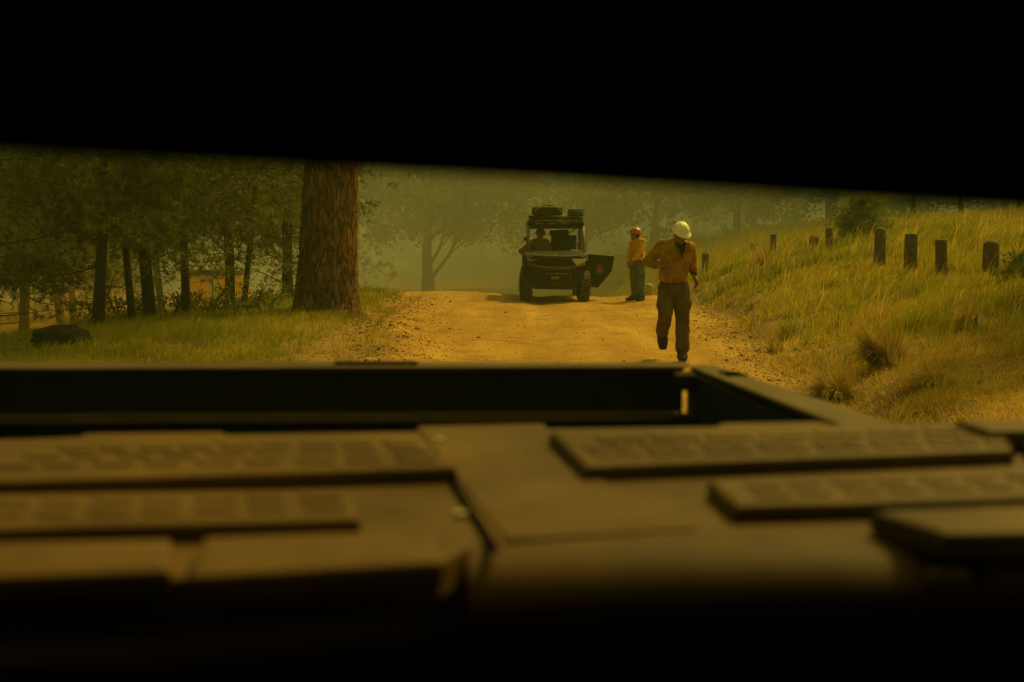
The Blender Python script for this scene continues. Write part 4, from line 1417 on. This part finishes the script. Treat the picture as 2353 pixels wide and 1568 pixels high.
# hood and body shell
def shell(name, secs, mat, parent, bev=0.0):
    """secs: (y, [(x,z)...]) polygons with equal counts joined front to back"""
    bm = bmesh.new()
    rings = [[bm.verts.new((x, y, z)) for x, z in poly] for y, poly in secs]
    n = len(rings[0])
    for a_, b_ in zip(rings[:-1], rings[1:]):
        for k in range(n):
            bm.faces.new([a_[k], a_[(k+1) % n], b_[(k+1) % n], b_[k]])
    bm.faces.new(rings[0]); bm.faces.new(rings[-1][::-1])
    bmesh.ops.recalc_face_normals(bm, faces=bm.faces)
    if bev: bmesh.ops.bevel(bm, geom=list(bm.edges), offset=bev, segments=2, affect='EDGES', profile=.6)
    return bm_link(name, bm, mat, parent)
shell('hood', [(.02, [(-.60, .90), (.62, .90), (.66, 1.02), (.40, 1.055), (-.38, 1.055), (-.64, 1.02)]),
               (.30, [(-.66, .85), (.69, .85), (.73, 1.08), (.42, 1.10), (-.40, 1.10), (-.70, 1.08)]),
               (.85, [(-.68, .80), (.71, .80), (.75, 1.14), (.45, 1.16), (-.42, 1.16), (-.72, 1.14)])], M['uv_paint'], uv, .012)
shell('front_fascia', [(.00, [(-.46, .32), (.50, .32), (.60, .62), (.64, .92), (-.62, .92), (-.58, .62)]),
                (.25, [(-.47, .29), (.52, .29), (.66, .62), (.68, .93), (-.66, .93), (-.62, .62)])], M['uv_black'], uv, .012)
shell('skid_plate', [(.02, [(-.44, .30), (.40, .285), (.52, .33), (.5, .40), (-.44, .40)]), (.9, [(-.44, .27), (.44, .27), (.5, .30), (.5, .36), (-.44, .36)])], M['uv_black'], uv)
for s_, nm in ((-1, 'fender'), (1, 'fender')):
    x0, x1 = (-.74, -.48) if s_ < 0 else (.50, .77)
    shell(nm, [(.06, [(x0 + .03, .74), (x1 - .03, .74), (x1 - .02, .94), (x0 + .05, .94)]),
               (.35, [(x0, .80), (x1, .80), (x1, 1.07), (x0, 1.07)]),
               (.95, [(x0 + .01, .60), (x1, .60), (x1, 1.10), (x0, 1.10)])], M['uv_paint'], uv, .015)
# main body behind: floor, doors, rear box
box_obj('chassis', (-.48, .50, .5, 3.3, .32, .46), M['uv_black'], uv, .01)
box_obj('floor_pan', (-.66, .68, .8, 2.9, .44, .52), M['uv_black'], uv, .01)
box_obj('side_sill', (-.70, -.655, .85, 2.5, .42, .55), M['uv_paint'], uv, .008)
box_obj('side_sill', (.675, .72, .85, 2.5, .42, .55), M['uv_paint'], uv, .008)
box_obj('cargo_bed', (-.68, .70, 2.7, 3.75, .70, 1.12), M['uv_black'], uv, .02)
# left door, closed
bm = bmesh.new()
prism(bm, [Vector((-.715, .95, .50)), Vector((-.715, 2.0, .50)), Vector((-.715, 2.15, 1.05)), Vector((-.715, .90, 1.12))], (.035, 0, 0))
bm_link('closed_door', bm, M['uv_black'], uv)
# dashboard, seats
shell('dashboard', [(.88, [(-.62, .95), (.64, .95), (.64, 1.16), (-.62, 1.16)]), (1.1, [(-.62, .85), (.64, .85), (.62, 1.12), (-.60, 1.12)])], M['uv_black'], uv, .02)
for x in (-.33, .33):
    box_obj('seat', (x - .24, x + .24, 1.45, 1.95, .68, .80), M['bag'], uv, .04)
    box_obj('seat_back', (x - .22, x + .22, 1.90, 2.02, .78, 1.38), M['bag'], uv, .04)
box_obj('headrest', (.12, .40, 1.92, 2.0, 1.36, 1.64), M['bag'], uv, .03)
box_obj('rear_seat_back', (-.6, .62, 2.62, 2.72, .75, 1.32), M['bag'], uv, .03)
box_obj('dark_gear_fill', (.0, .62, 2.5, 2.64, 1.30, 1.50), M['bag'], uv, .03)  # dark block added to darken the view through the cab
box_obj('roof_dark_liner', (-.56, .67, 1.25, 2.85, 1.66, 1.735), M['bag'], uv, .01)  # panel added under the roof to darken the cab
# steering wheel
bm = bmesh.new()
c = Vector((.42, 1.18, 1.20))
pts = [c + Vector((.17 * math.cos(a), .06 * math.sin(a), .16 * math.sin(a))) for a in np.linspace(0, 2 * math.pi, 25)]
tube(bm, pts, .016, 6)
tube(bm, [c - Vector((.16, 0, 0)), c + Vector((.16, 0, 0))], .012, 6)
tube(bm, [c, c + Vector((0, -.2, -.1))], .018, 6)
bm_link('steering_wheel', bm, M['uv_black'], uv, smooth=True)
# roll cage
T = .033
for sx_ in (-1, 1):
    xo = -.585 if sx_ < 0 else .70
    tube_obj('cage_tube', [(xo, .78, 1.08), (xo + .0, 1.02, 1.45), (xo + (-.0), 1.22, 1.79)], T, M['uv_tube'], uv)
    tube_obj('cage_tube', [(xo, 1.22, 1.79), (xo, 2.1, 1.82), (xo, 2.85, 1.80)], T, M['uv_tube'], uv)
    tube_obj('cage_tube', [(xo, 2.12, .55), (xo, 2.12, 1.1), (xo, 2.08, 1.82)], T, M['uv_tube'], uv)
    tube_obj('cage_tube', [(xo, 2.95, .9), (xo, 2.85, 1.80)], T, M['uv_tube'], uv)
tube_obj('cage_tube', [(-.585, 1.22, 1.79), (.70, 1.22, 1.79)], T, M['uv_tube'], uv)
tube_obj('cage_tube', [(-.585, 2.85, 1.80), (.70, 2.85, 1.80)], T, M['uv_tube'], uv)
tube_obj('cage_tube', [(.68, 2.85, 1.72), (.10, 2.85, 1.30)], .018, M['uv_tube'], uv)
tube_obj('cage_tube', [(.64, .80, 1.14), (-.57, .80, 1.14)], .018, M['uv_tube'], uv)
# roof
shell('roof', [(1.14, [(-.60, 1.735), (.72, 1.715), (.72, 1.80), (-.60, 1.82)]), (1.3, [(-.62, 1.77), (.74, 1.75), (.74, 1.83), (-.62, 1.86)]), (2.9, [(-.60, 1.76), (.72, 1.74), (.72, 1.81), (-.60, 1.83)])], M['uv_paint'], uv, .012)
# visor lights in the roof front
for k, x in enumerate((-.34, -.02, .30)):
    box_obj('roof_lamp', (x - .09, x + .09, 1.10, 1.137, 1.765, 1.80), M['lamp_dim'], uv, .008)
# rack
for (a, b_) in (((-.56, 1.15, 1.95), (.69, 1.15, 1.92)), ((-.56, 2.5, 1.95), (.69, 2.5, 1.92)), ((-.56, 1.15, 1.95), (-.56, 2.5, 1.95)), ((.69, 1.15, 1.92), (.69, 2.5, 1.92)),
                ((-.54, 1.15, 1.88), (.67, 1.15, 1.86))):
    tube_obj('rack_rail', [a, b_], .019, M['uv_black'], uv)
for y in (1.4, 1.65, 1.9, 2.15, 2.35):
    tube_obj('rack_slat', [(-.56, y, 1.915), (.69, y, 1.885)], .012, M['uv_black'], uv)
for x, z in ((-.53, 1.95), (.66, 1.92)):
    for y in (1.15, 2.5):
        tube_obj('rack_foot', [(x, y, z), (x, y, 1.80)], .022, M['uv_black'], uv)
# headlights
def lamp(pts, mat, y=-.012, extra=None):
    bm = bmesh.new()
    prism(bm, [Vector((x, y, z)) for x, z in pts], (0, .05, 0), bevel=.006)
    return bm_link('headlight', bm, mat, uv)
lamp([(.375, .985), (.705, .985), (.68, .905), (.50, .82), (.46, .86)], M['lamp'])
lamp([(-.64, 1.01), (-.53, .985), (-.38, .97), (-.50, .915), (-.61, .93)], M['lamp_dim'])
# brow over headlights and hood rim
def bar(name, pts, r, mat): return tube_obj(name, pts, r, mat, uv, 8)
bar('hood_rim_lit', [(-.665, .05, 1.11), (-.55, -.01, 1.075), (-.2, -.035, 1.052), (.2, -.035, 1.038), (.45, -.02, 1.050), (.66, .0, 1.062), (.73, .08, 1.09)], .017, M['uv_tube'])  # lightened tube paints the lit highlight along the hood edge
bar('grille_bar', [(-.62, -.015, .88), (-.42, -.03, .82), (-.23, -.035, .795), (.36, -.035, .785), (.52, -.03, .82), (.68, -.015, .86)], .019, M['uv_tube'])
bar('grille_bar', [(-.20, -.03, .755), (.34, -.03, .750)], .014, M['uv_tube'])
bar('grille_bar', [(-.45, -.02, .975), (-.30, -.03, .998), (.20, -.03, .99), (.37, -.02, .965)], .008, M['uv_black'])
bar('bumper_bar', [(-.23, -.04, .655), (.24, -.04, .648), (.35, -.03, .585), (.36, -.02, .46)], .016, M['uv_tube'])
bar('bumper_bar', [(-.23, -.04, .655), (-.34, -.03, .585), (-.35, -.02, .46)], .010, M['uv_black'])
for k in range(4):
    bar('grille_slat', [(-.34 , -.006, .83 + .032 * k), (.34, -.006, .83 + .032 * k)], .006, M['uv_black'])
# winch fairlead
bm = bmesh.new()
box(bm, -.08, .088, -.06, -.03, .565, .583, bevel=.004); box(bm, -.08, .088, -.06, -.03, .53, .543, bevel=.003)
box(bm, -.08, -.058, -.0595, -.0305, .5425, .5655); box(bm, .066, .088, -.0595, -.0305, .5425, .5655)
bm_link('winch_fairlead', bm, M['yellow_metal'], uv)
bar('tow_hook', [(-.03, -.05, .47), (-.035, -.07, .43), (0, -.075, .41), (.03, -.07, .44), (.02, -.05, .46)], .009, M['uv_tube'])
# sticker on hood, registration plate
box_obj('hood_sticker', (-.005, .045, .035, .06, 1.069, 1.082), M['white_print'], uv, .002)
box_obj('dash_paper', (.42, .57, .86, .98, 1.168, 1.176), M['white_print'], uv, .002)
# wheels
def wheel(x, y, r=.355, w=.235, yaw=0.0, z=None):
    e = bpy.data.objects.new('wheel', None); C.objects.link(e); e.parent = uv
    e.location = (x, y, r if z is None else z); e.rotation_euler = (0, 0, yaw)
    bm = bmesh.new()
    prof = [(-w/2 + .03, r * .55), (-w/2, r * .70), (-w/2 + .012, r * .92), (-w/2 + .04, r * .965), (0, r * .975), (w/2 - .04, r * .965), (w/2 - .012, r * .92), (w/2, r * .70), (w/2 - .03, r * .55)]
    seg = 40; rings = []
    for (px_, rr) in prof:
        rings.append([bm.verts.new((px_, math.cos(2*math.pi*k/seg) * rr, math.sin(2*math.pi*k/seg) * rr)) for k in range(seg)])
    for a_, b_ in zip(rings[:-1], rings[1:]):
        for k in range(seg): bm.faces.new([a_[k], a_[(k+1) % seg], b_[(k+1) % seg], b_[k]])
    for k in range(seg): bm.faces.new([rings[-1][k], rings[-1][(k+1) % seg], rings[0][(k+1) % seg], rings[0][k]])
    bm_link('tyre', bm, M['uv_black'], e, smooth=True)
    bm = bmesh.new()
    N = 26
    for k in range(N):
        for col, (xa, xb, ph) in enumerate(((-w/2 + .0, -.045, 0), (-.035, .035, .5), (.045, w/2 - .0, 0))):
            a = 2 * math.pi * (k + ph) / N
            m4 = Matrix.Rotation(a, 4, 'X') @ Matrix.Rotation(R((18, -28, -18)[col]), 4, 'Z')
            vs = box(bm, xa, xb, -.020, .020, r * .955, r, mat4=None)
            bmesh.ops.transform(bm, matrix=Matrix.Rotation(a, 4, 'X') @ Matrix.Translation(((xa+xb)/2, 0, 0)) @ Matrix.Rotation(R((20, -30, 20)[col]), 4, 'Z') @ Matrix.Translation((-(xa+xb)/2, 0, 0)), verts=vs)
    bm_link('tread', bm, M['rubber'], e)
    bm = bmesh.new()
    tube(bm, [(-w/2 + .05, 0, 0), (w/2 - .05, 0, 0)], r * .56, 24)
    bm_link('rim', bm, M['uv_black'], e)
wheel(-.655, .42, yaw=R(7)); wheel(.665, .42, yaw=R(7))
wheel(-.63, 3.0); wheel(.66, 3.0)
for s_ in (-1, 1):
    bar('suspension_arm', [(s_ * .25, .42, .36), (s_ * .58, .42, .33)], .022, M['uv_black'])
# mirrors / posts
box_obj('side_mirror', (-.70, -.60, .98, 1.0, 1.38, 1.46), M['uv_black'], uv, .01)
bar('mirror_arm', [(-.585, 1.0, 1.42), (-.64, .99, 1.42)], .01, M['uv_black'])
# open door
dr = bpy.data.objects.new('open_door', None); C.objects.link(dr); dr.parent = uv
dr.location = (.745, 1.0, 0)
dr['label'] = 'open black half door with a round emblem'
dr.rotation_euler = (0, 0, R(-4))
k_ = 30.0 / 29.0
pts = [(.005, 1.075), (.655, 1.020), (.600, .675), (.285, .285), (.03, .305)]
bm = bmesh.new()
prism(bm, [Vector((x * k_, 0, z)) for x, z in pts], (0, .03, 0), bevel=.006)
dp = bm_link('door_panel', bm, M['uv_black'], dr)
cx, cz = .322 * k_, .715
bm = bmesh.new()
pr = [(cx + .098 * math.cos(a), cz + .125 * math.sin(a)) for a in np.linspace(0, 2 * math.pi, 33)[:-1]]
pi_ = [(cx + .080 * math.cos(a), cz + .104 * math.sin(a)) for a in np.linspace(0, 2 * math.pi, 33)[:-1]]
vo_ = [bm.verts.new((x, -.004, z)) for x, z in pr]; vi_ = [bm.verts.new((x, -.004, z)) for x, z in pi_]
for k in range(32): bm.faces.new([vo_[k], vo_[(k+1) % 32], vi_[(k+1) % 32], vi_[k]])
bm_link('emblem_ring', bm, M['cyan'], dr)
bm = bmesh.new()
fl = [(-.045, -.06), (.0, -.082), (.045, -.06), (.058, -.01), (.064, .012), (.045, .03), (.028, .055), (.005, .078), (-.015, .055), (-.03, .062), (-.05, .02), (-.06, -.02)]
bm.faces.new([bm.verts.new((cx + x, -.004, cz + z)) for x, z in fl])
bm_link('emblem_mark', bm, M['red'], dr)
bm = bmesh.new()
for a_, b_, c_ in (((-.04, .02), (-.025, .045), (-.02, .0)), ((-.02, -.03), (.0, .0), (.01, -.04)), ((.02, .02), (.035, -.02), (.0, .03))):
    bm.faces.new([bm.verts.new((cx + x, -.007, cz + z)) for x, z in (a_, b_, c_)])
bm_link('emblem_detail', bm, new_mat('emblem_orange_print', (.5, .2, .03), rough=.6), dr)
edge = [Vector((x * k_, 0, z)) for x, z in pts]
cen = sum(edge, Vector()) / 5
for i in range(5):
    a_, b_ = edge[i], edge[(i+1) % 5]
    for q in range(4):
        p = a_.lerp(b_, (q + .5) / 4); p = p + (cen - p).normalized() * .025
        bm = bmesh.new(); tube(bm, [p + Vector((0, -.007, 0)), p + Vector((0, .002, 0))], .007, 8)
        bm_link('rivet', bm, M['steel'], dr)
for z in (.95, .45):
    bar('door_hinge', [(.70, 1.0, z), (.76, 1.0, z)], .016, M['uv_tube'])

# load on the roof rack
def bag(name, b, label, seed, bulge=.04, cords=False):
    x0, x1, y0, y1, z0, z1 = b
    bm = bmesh.new()
    bmesh.ops.create_cube(bm, size=1)
    bmesh.ops.subdivide_edges(bm, edges=bm.edges, cuts=9, use_grid_fill=True)
    for v in bm.verts:
        p = v.co * 2
        q = Vector((math.copysign(abs(p.x) ** 1.0, p.x), p.y, p.z))
        r8 = (abs(q.x) ** 6 + abs(q.y) ** 6 + abs(q.z) ** 6) ** (1 / 6)
        q /= max(r8, 1e-5) / max(abs(q.x), abs(q.y), abs(q.z))
        n = mnoise.noise(q * 1.8 + Vector((seed, 0, 0)))
        v.co = Vector(((x0 + x1) / 2 + q.x * (x1 - x0) / 2 * (1 + n * .03), (y0 + y1) / 2 + q.y * (y1 - y0) / 2, z0 + (q.z + 1) / 2 * (z1 - z0) * (1 + (n * bulge * 2 if q.z > 0 else 0))))
    t = empty(name, (ux, UD, ugz), label, 'bag')
    bm_link('bag_body', bm, M['bag'], t, smooth=True)
    xm = (x0 + x1) / 2; h = z1 - z0
    if cords:
        for (a, b_) in (((x0 + .04, z0 + .02), (xm - .10, z1 + .015)), ((x1 - .04, z0 + .02), (xm + .18, z1 + .015))):
            tube_obj('cord', [(a[0], y0 - .012, a[1] + .06), ((a[0] + b_[0]) / 2 - .02 * (1 if b_[0] > a[0] else -1), y0 - .014, z1 - .05), (b_[0], y0 + .03, b_[1])], .006, M['cord'], t)
        tube_obj('carry_strap', [(xm - .12, y0 + .03, z1 + .01), (xm - .02, y0 + .03, z1 + .03), (xm + .06, y0 + .03, z1 + .015), (xm + .14, y0 + .03, z1 + .025)], .012, M['bag'], t)
    else:
        for zz in (z0 + h * .35, z0 + h * .68):
            tube_obj('strap', [(x0 - .004, y0 - .004, zz), (xm, y0 - .012, zz - .01), (x1 + .004, y0 - .004, zz)], .007, M['uv_tube'], t)
    return t
bag('duffel_bag', (-.50, .225, 1.2, 2.2, 1.968, 2.185), 'long black duffel bag with pale cords on the roof rack', 1, .03, True)
bag('duffel_bag', (.355, .73, 1.2, 1.9, 1.946, 2.125), 'smaller square black bag at the right end of the roof rack', 5, .02)
# hand tools standing in the back seat
for i, (x, h, lab, m_) in enumerate([(-.02, 1.60, 'dark handled tool behind the seats, nearest the driver', 'bag'), (.03, 1.60, 'dark tool between the wooden shaft and the tool nearest the driver', 'bag'), (.10, 1.61, 'wooden shafted tool in the middle of the rear seat', 'wood_tool')]):
    t = empty('hand_tool', (ux + x, UD + 2.3, ugz), lab, 'tool', 'hand tools standing behind the seats')
    tube_obj('shaft', [(0, 0, .53), (0.02, 0, h - .1)], .016, M[m_], t)
    bm = bmesh.new(); box(bm, -.035, .045, -.02, .02, h - .12, h + .02, bevel=.012)
    bm_link('tool_head', bm, M['bag'], t)

# the person in the vehicle
DJ = dict(head=(-.30, 1.50, 1.50), face=(.15, -1, -.05), headup=(.05, 0, 1),
          shL=(-.46, 1.66, 1.33), shR=(-.16, 1.64, 1.33),
          elL=(-.74, 1.45, 1.12), wrL=(-.60, 1.20, 1.14), hdL=(.7, -.7, .1), hnL=(0, -.2, -1),
          elR=(-.09, 1.48, 1.10), wrR=(-.15, 1.25, 1.02), hdR=(-.1, -1, 0), hnR=(0, 0, -1),
          hipL=(-.42, 1.68, .88), hipR=(-.24, 1.68, .88), knL=(-.43, 1.25, .90), anL=(-.43, 1.15, .55), knR=(-.23, 1.25, .90), anR=(-.23, 1.15, .55),
          toeL=(0, -1, 0), toeR=(0, -1, 0), opt=dict(seed=11.0, cuffL=.55))
person(DJ, 'person sitting in the utility vehicle with one elbow out of its side', (ux, UD, ugz),
       dict(skin=M['skin'], shirt=M['shirt3'], trouser=M['trouser2'], helmet=M['helmet_d']), voxel=.011)

# ------------------------------------------------------------------ the pickup in the foreground
pk = empty('pickup_truck', (-.4, 1.5, 0), 'dark pickup truck seen from inside its cab, with dusty bed rails and tailgate', 'pickup truck')
PO = Vector((-.4, 1.5, 0))
def slab(name, px, z, th, mat, parent, bevel=.003, org=PO):
    bm = bmesh.new()
    pts = [on_z(a, b_, z) - org for a, b_ in px]
    prism(bm, pts, (0, 0, -th), bevel)
    return bm_link(name, bm, mat, parent)
ZR = 1.33
# tailgate: cap, inner panel with creases
slab('tailgate_cap', [(-60, 847), (1571, 842), (1583, 833), (-60, 831)], ZR, .008, M['bed_paint'], pk, .003)
a0 = on_z(-60, 847, ZR) - PO; a1 = on_z(1571, 842, ZR) - PO
def wall(name, p, q, z0, z1, th, mat, off=0.0):
    p = Vector(p); q = Vector(q); d = (q - p); d.z = 0; d.normalize()
    n = Vector((-d.y, d.x, 0)) * 1.0
    bm = bmesh.new()
    pts = [Vector((p.x, p.y, z0)) + n * off, Vector((q.x, q.y, z0)) + n * off, Vector((q.x, q.y, z1)) + n * off, Vector((p.x, p.y, z1)) + n * off]
    prism(bm, pts, n * th)
    return bm_link(name, bm, mat, pk)
wall('tailgate_panel', a0, a1, .80, ZR - .009, .06, M['bed_dark'], .012)
wall('tailgate_ridge', a0 + Vector((0, 0, 0)), a1 - Vector((.01, 0, 0)), ZR - .125, ZR - .105, .03, M['box_side'], -.014)
slab('tailgate_handle_trim', [(768, 834), (958, 834), (960, 829), (770, 829)], ZR + .006, .03, M['bed_dark'], pk, .001)
# right bed rail
slab('bed_rail', [(1586, 842), (1642, 838), (2700, 1185), (2560, 1219)], ZR, .008, M['bed_paint'], pk, .003)
slab('stake_pocket_shade', [(1648, 853), (1692, 853), (1722, 863), (1672, 864)], ZR + .002, .004, M['black_void'], pk, 0)  # flat black plate painted as the shade inside the pocket hole
b0 = on_z(1579, 843, ZR) - PO; b1 = on_z(2560, 1219, ZR) - PO
bm = bmesh.new()
dirb = (b1 - b0).normalized(); nb = Vector((dirb.y, -dirb.x, 0))
if nb.x < 0: nb = -nb
prism(bm, [Vector((b0.x, b0.y, .75)), Vector((b1.x, b1.y, .75)), Vector((b1.x, b1.y, ZR - .052)), Vector((b0.x, b0.y, ZR - .010))], nb * .06)
bm_link('bed_side', bm, M['bed_dark'], pk)
bm = bmesh.new()
prism(bm, [Vector((b0.x, b0.y, .55)) + nb * .065, Vector((b1.x, b1.y, .55)) + nb * .065, Vector((b1.x, b1.y, ZR - .052)) + nb * .065, Vector((b0.x, b0.y, ZR - .052)) + nb * .065], nb * .12)
bm_link('bed_fender', bm, M['bed_paint'], pk)
# corner bracket by the gap
c0 = on_z(1584, 850, ZR) - PO
bm = bmesh.new(); box(bm, c0.x, c0.x + .018, c0.y - .015, c0.y + .03, .95, ZR - .055, bevel=.004)
bm_link('gate_striker', bm, M['bed_paint'], pk)
bm = bmesh.new(); box(bm, c0.x - .03, c0.x + .012, c0.y - .022, c0.y + .05, ZR - .045, ZR - .010, bevel=.003)
bm_link('gate_latch', bm, M['bed_dark'], pk)
bm = bmesh.new(); box(bm, c0.x - .035, c0.x + .012, c0.y - .022, c0.y + .05, .80, 1.225, bevel=.006)
bm_link('gate_hinge', bm, M['bed_dark'], pk)
# left bed side and rail
l0 = on_z(-45, 840, ZR) - PO
bm = bmesh.new(); box(bm, l0.x - .10, l0.x + .0, -.8 + 0, 1.45, .75, ZR - .004, bevel=.004)
bm_link('bed_side', bm, M['bed_dark'], pk)
bm = bmesh.new(); box(bm, l0.x - .12, l0.x + .03, -.8, 1.45, ZR - .002, ZR + .002)
bm_link('bed_rail', bm, M['bed_paint'], pk)
bm = bmesh.new(); box(bm, -1.2, 1.6, -.75, 1.45, .70, .76)
bm_link('bed_floor', bm, M['bed_dark'], pk)
bm = bmesh.new(); box(bm, -1.1, 1.5, -.55, 1.4, .40, .70)
bm_link('bed_frame', bm, M['bed_dark'], pk)
for x in (-1.15 + .1, 1.0):
    bm = bmesh.new(); tube(bm, [(x, .35, .38), (x + .26, .35, .38)], .38, 28)
    bm_link('wheel', bm, M['rubber'], pk)

# cab: roof header, sill, seat back, walls, floor
hd = .84
A = at_d(-160, 341, hd) - PO; B = at_d(1176, 412, hd) - PO; B2 = at_d(2520, 492, hd) - PO
bm = bmesh.new()
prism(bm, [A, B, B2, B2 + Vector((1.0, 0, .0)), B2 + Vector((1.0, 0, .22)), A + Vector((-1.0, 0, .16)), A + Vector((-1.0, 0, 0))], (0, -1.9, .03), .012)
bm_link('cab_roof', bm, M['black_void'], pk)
sl = .72
pts = [at_d(-300, 1475, sl), at_d(420, 1450, sl), at_d(980, 1405, sl), at_d(1070, 1372, sl), at_d(1500, 1350, sl), at_d(2100, 1338, sl), at_d(2700, 1330, sl)]
pts = [p - PO for p in pts]
bm = bmesh.new()
prism(bm, pts + [pts[-1] + Vector((.9, 0, 0)), pts[-1] + Vector((.9, 0, -.9)), pts[0] + Vector((-.9, 0, -.9)), pts[0] + Vector((-.9, 0, 0))], (0, -.07, 0), .02)
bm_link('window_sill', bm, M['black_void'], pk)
for nm, b_ in (('cab_side', (-1.0, -.93, -2.6, -.70, .5, 1.78)), ('cab_side', (1.35, 1.42, -2.6, -.70, .5, 1.78)), ('cab_floor', (-1.0, 1.42, -2.6, -.70, .44, .5)), ('cab_front_blocker', (-1.0, 1.42, -2.67, -2.6, .44, 1.80))):
    bm = bmesh.new(); box(bm, *b_)  # unseen sides and solid front, closed up to keep the cab dark
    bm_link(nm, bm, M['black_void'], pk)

# ---- cargo box lid behind the window
cb = empty('cargo_box', PO, 'dusty black moulded cargo box lid with treaded pads filling the front of the truck bed', 'cargo box')
ZB = 1.335
slab('lid', [(-330, 1022), (160, 1004), (950, 991), (1255, 984), (1650, 980), (2140, 972), (2900, 960), (3100, 1255), (2300, 1268), (2120, 1248), (1100, 1240), (1010, 1290), (430, 1326), (-330, 1345)], ZB, .035, M['box_plastic'], cb, .006)
slab('box_wall', [(-200, 1040), (2500, 1000), (2800, 1260), (-300, 1330)], ZB - .04, .52, M['box_side'], cb, 0)
# rolled front edge right of the slot
fr = []
bm = bmesh.new()
L0 = [(1175, 1258), (1600, 1250), (2110, 1258)]
rows = []
for (dy, dz) in ((.02, .001), (-.012, -.001), (-.032, -.006), (-.050, -.015), (-.064, -.030), (-.072, -.055), (-.074, -.09)):
    rows.append([bm.verts.new(on_z(a, b_, ZB) - PO + Vector((0, dy, dz))) for a, b_ in ((1080, 1240), (1300, 1238), (1600, 1236), (1850, 1238), (2130, 1246))])
for r0_, r1_ in zip(rows[:-1], rows[1:]):
    for k in range(4): bm.faces.new([r0_[k], r0_[k+1], r1_[k+1], r1_[k]])
bm_link('rolled_edge', bm, M['box_plastic'], cb, smooth=True)

ZP = ZB + .021
def pad(px, label=None, z=ZP, th=.0215, nm='tread_pad', mat='box_plastic', bevel=.0075):
    """a raised pad: the plastic of the lid, its edges cut square"""
    o = slab(nm, px, z, th, M[mat], cb, bevel)
    return o
# left pads
pad([(-330, 1024), (165, 1008), (190, 996), (515, 992), (530, 1001), (948, 996), (1050, 1072), (-330, 1116)])
pad([(-330, 1140), (805, 1122), (828, 1190), (485, 1200), (-330, 1222)])
pad([(465, 1232), (1000, 1215), (1018, 1288), (432, 1322)], nm='block')
pad([(-330, 1248), (395, 1236), (392, 1308), (-330, 1334)], nm='block')
# centre spine
pad([(958, 980), (1250, 974), (1300, 1062), (1420, 1120), (1560, 1190), (1600, 1215), (1165, 1240)], z=ZB + .003, th=.0032, nm='centre_spine', bevel=.001)
# right pads
pad([(1262, 990), (1636, 984), (1652, 972), (1882, 968), (1925, 978), (2290, 972), (2330, 1032), (1345, 1070)])
pad([(1625, 1102), (2900, 1058), (2950, 1120), (1985, 1152), (1690, 1160)])
pad([(2195, 965), (2600, 955), (2700, 985), (2270, 988)], z=ZP + .012, th=.029, nm='latch_tab')
pad([(2000, 1172), (2900, 1140), (3000, 1210), (2168, 1222)], nm='block', z=ZP + .006, th=.024)
pad([(2335, 975), (2900, 970), (3000, 1035), (2372, 1038)])
# corner latch catching the light
pad([(2125, 1292), (2225, 1290), (2235, 1312), (2130, 1314)], nm='latch', z=ZB - .01, th=.03)
pad([(2260, 1288), (2900, 1276), (2900, 1290), (2262, 1302)], nm='lip', z=ZB - .01, th=.03)
# slots: flat dark strips, painted shade in place of narrow recesses
def slot_shade(px): return slab('slot_shade', px, ZB + .0125, .002, M['bed_dark'], cb, 0)
slab('slot_shade', [(1018, 1088), (1034, 1086), (1150, 1262), (1128, 1266)], ZB + .003, .002, M['black_void'], cb, 0)
slab('slot_shade', [(1978, 1166), (2002, 1163), (2162, 1262), (2118, 1268)], ZB + .003, .002, M['black_void'], cb, 0)
slab('slot_shade', [(392, 1322), (438, 1322), (445, 1400), (380, 1400)], ZB - .03, .002, M['bed_dark'], cb, 0)
# lower step in front of the left blocks
slab('front_step', [(-330, 1400), (330, 1392), (960, 1378), (960, 1400), (-330, 1440)], ZB - .05, .10, M['box_side'], cb, .004)
for (a, b_, z_) in ((1058, 1184, ZB), (1372, 1098, ZB), (1010, 1012, ZB)):
    p = on_z(a, b_, z_ + .002) - PO
    bm = bmesh.new(); tube(bm, [p, p + Vector((0, 0, .004))], .007, 12)
    bm_link('bolt', bm, M['cord'], cb)
# raised tread blocks
def treads(x0, x1, ya, yb, n, rows, z):
    me0 = None
    for r in range(rows):
        for k in range(n):
            f = (k + (.5 if r % 2 else 0) + .15) / n
            if f + .6 / n > 1: continue
            xa = x0 + (x1 - x0) * f
            wpx = (x1 - x0) / n * .62
            tilt = (yb - ya) * f
            yy = ya[r] if hasattr(ya, '__len__') else ya
def tread_rows(rowlist, n, z):
    for (xa, ya, xb, yb, hh) in rowlist:
        for k in range(n):
            f0 = (k + .12) / n; f1 = (k + .70) / n
            p = [(xa + (xb - xa) * f0, ya + (yb - ya) * f0), (xa + (xb - xa) * f1, ya + (yb - ya) * f1)]
            sk = 14 if k % 2 else 26
            q = [(p[0][0], p[0][1] - hh), (p[1][0] - sk * .4, p[1][1] - hh), (p[1][0] + sk, p[1][1]), (p[0][0] + sk * .5, p[0][1])]
            slab('tread_block', q, z + .003, .0028, M['box_plastic'], cb, .0015)
tread_rows([(120, 1033, 960, 1019, 8), (40, 1050, 990, 1036, 9), (-30, 1072, 1010, 1056, 10)], 9, ZP)
tread_rows([(-40, 1158, 790, 1142, 11), (-60, 1186, 805, 1166, 12)], 7, ZP)
tread_rows([(1360, 1012, 2300, 988, 8), (1330, 1030, 2310, 1003, 8), (1350, 1048, 2320, 1018, 9)], 15, ZP)
tread_rows([(1700, 1118, 2600, 1086, 9), (1720, 1140, 2650, 1106, 10)], 9, ZP)
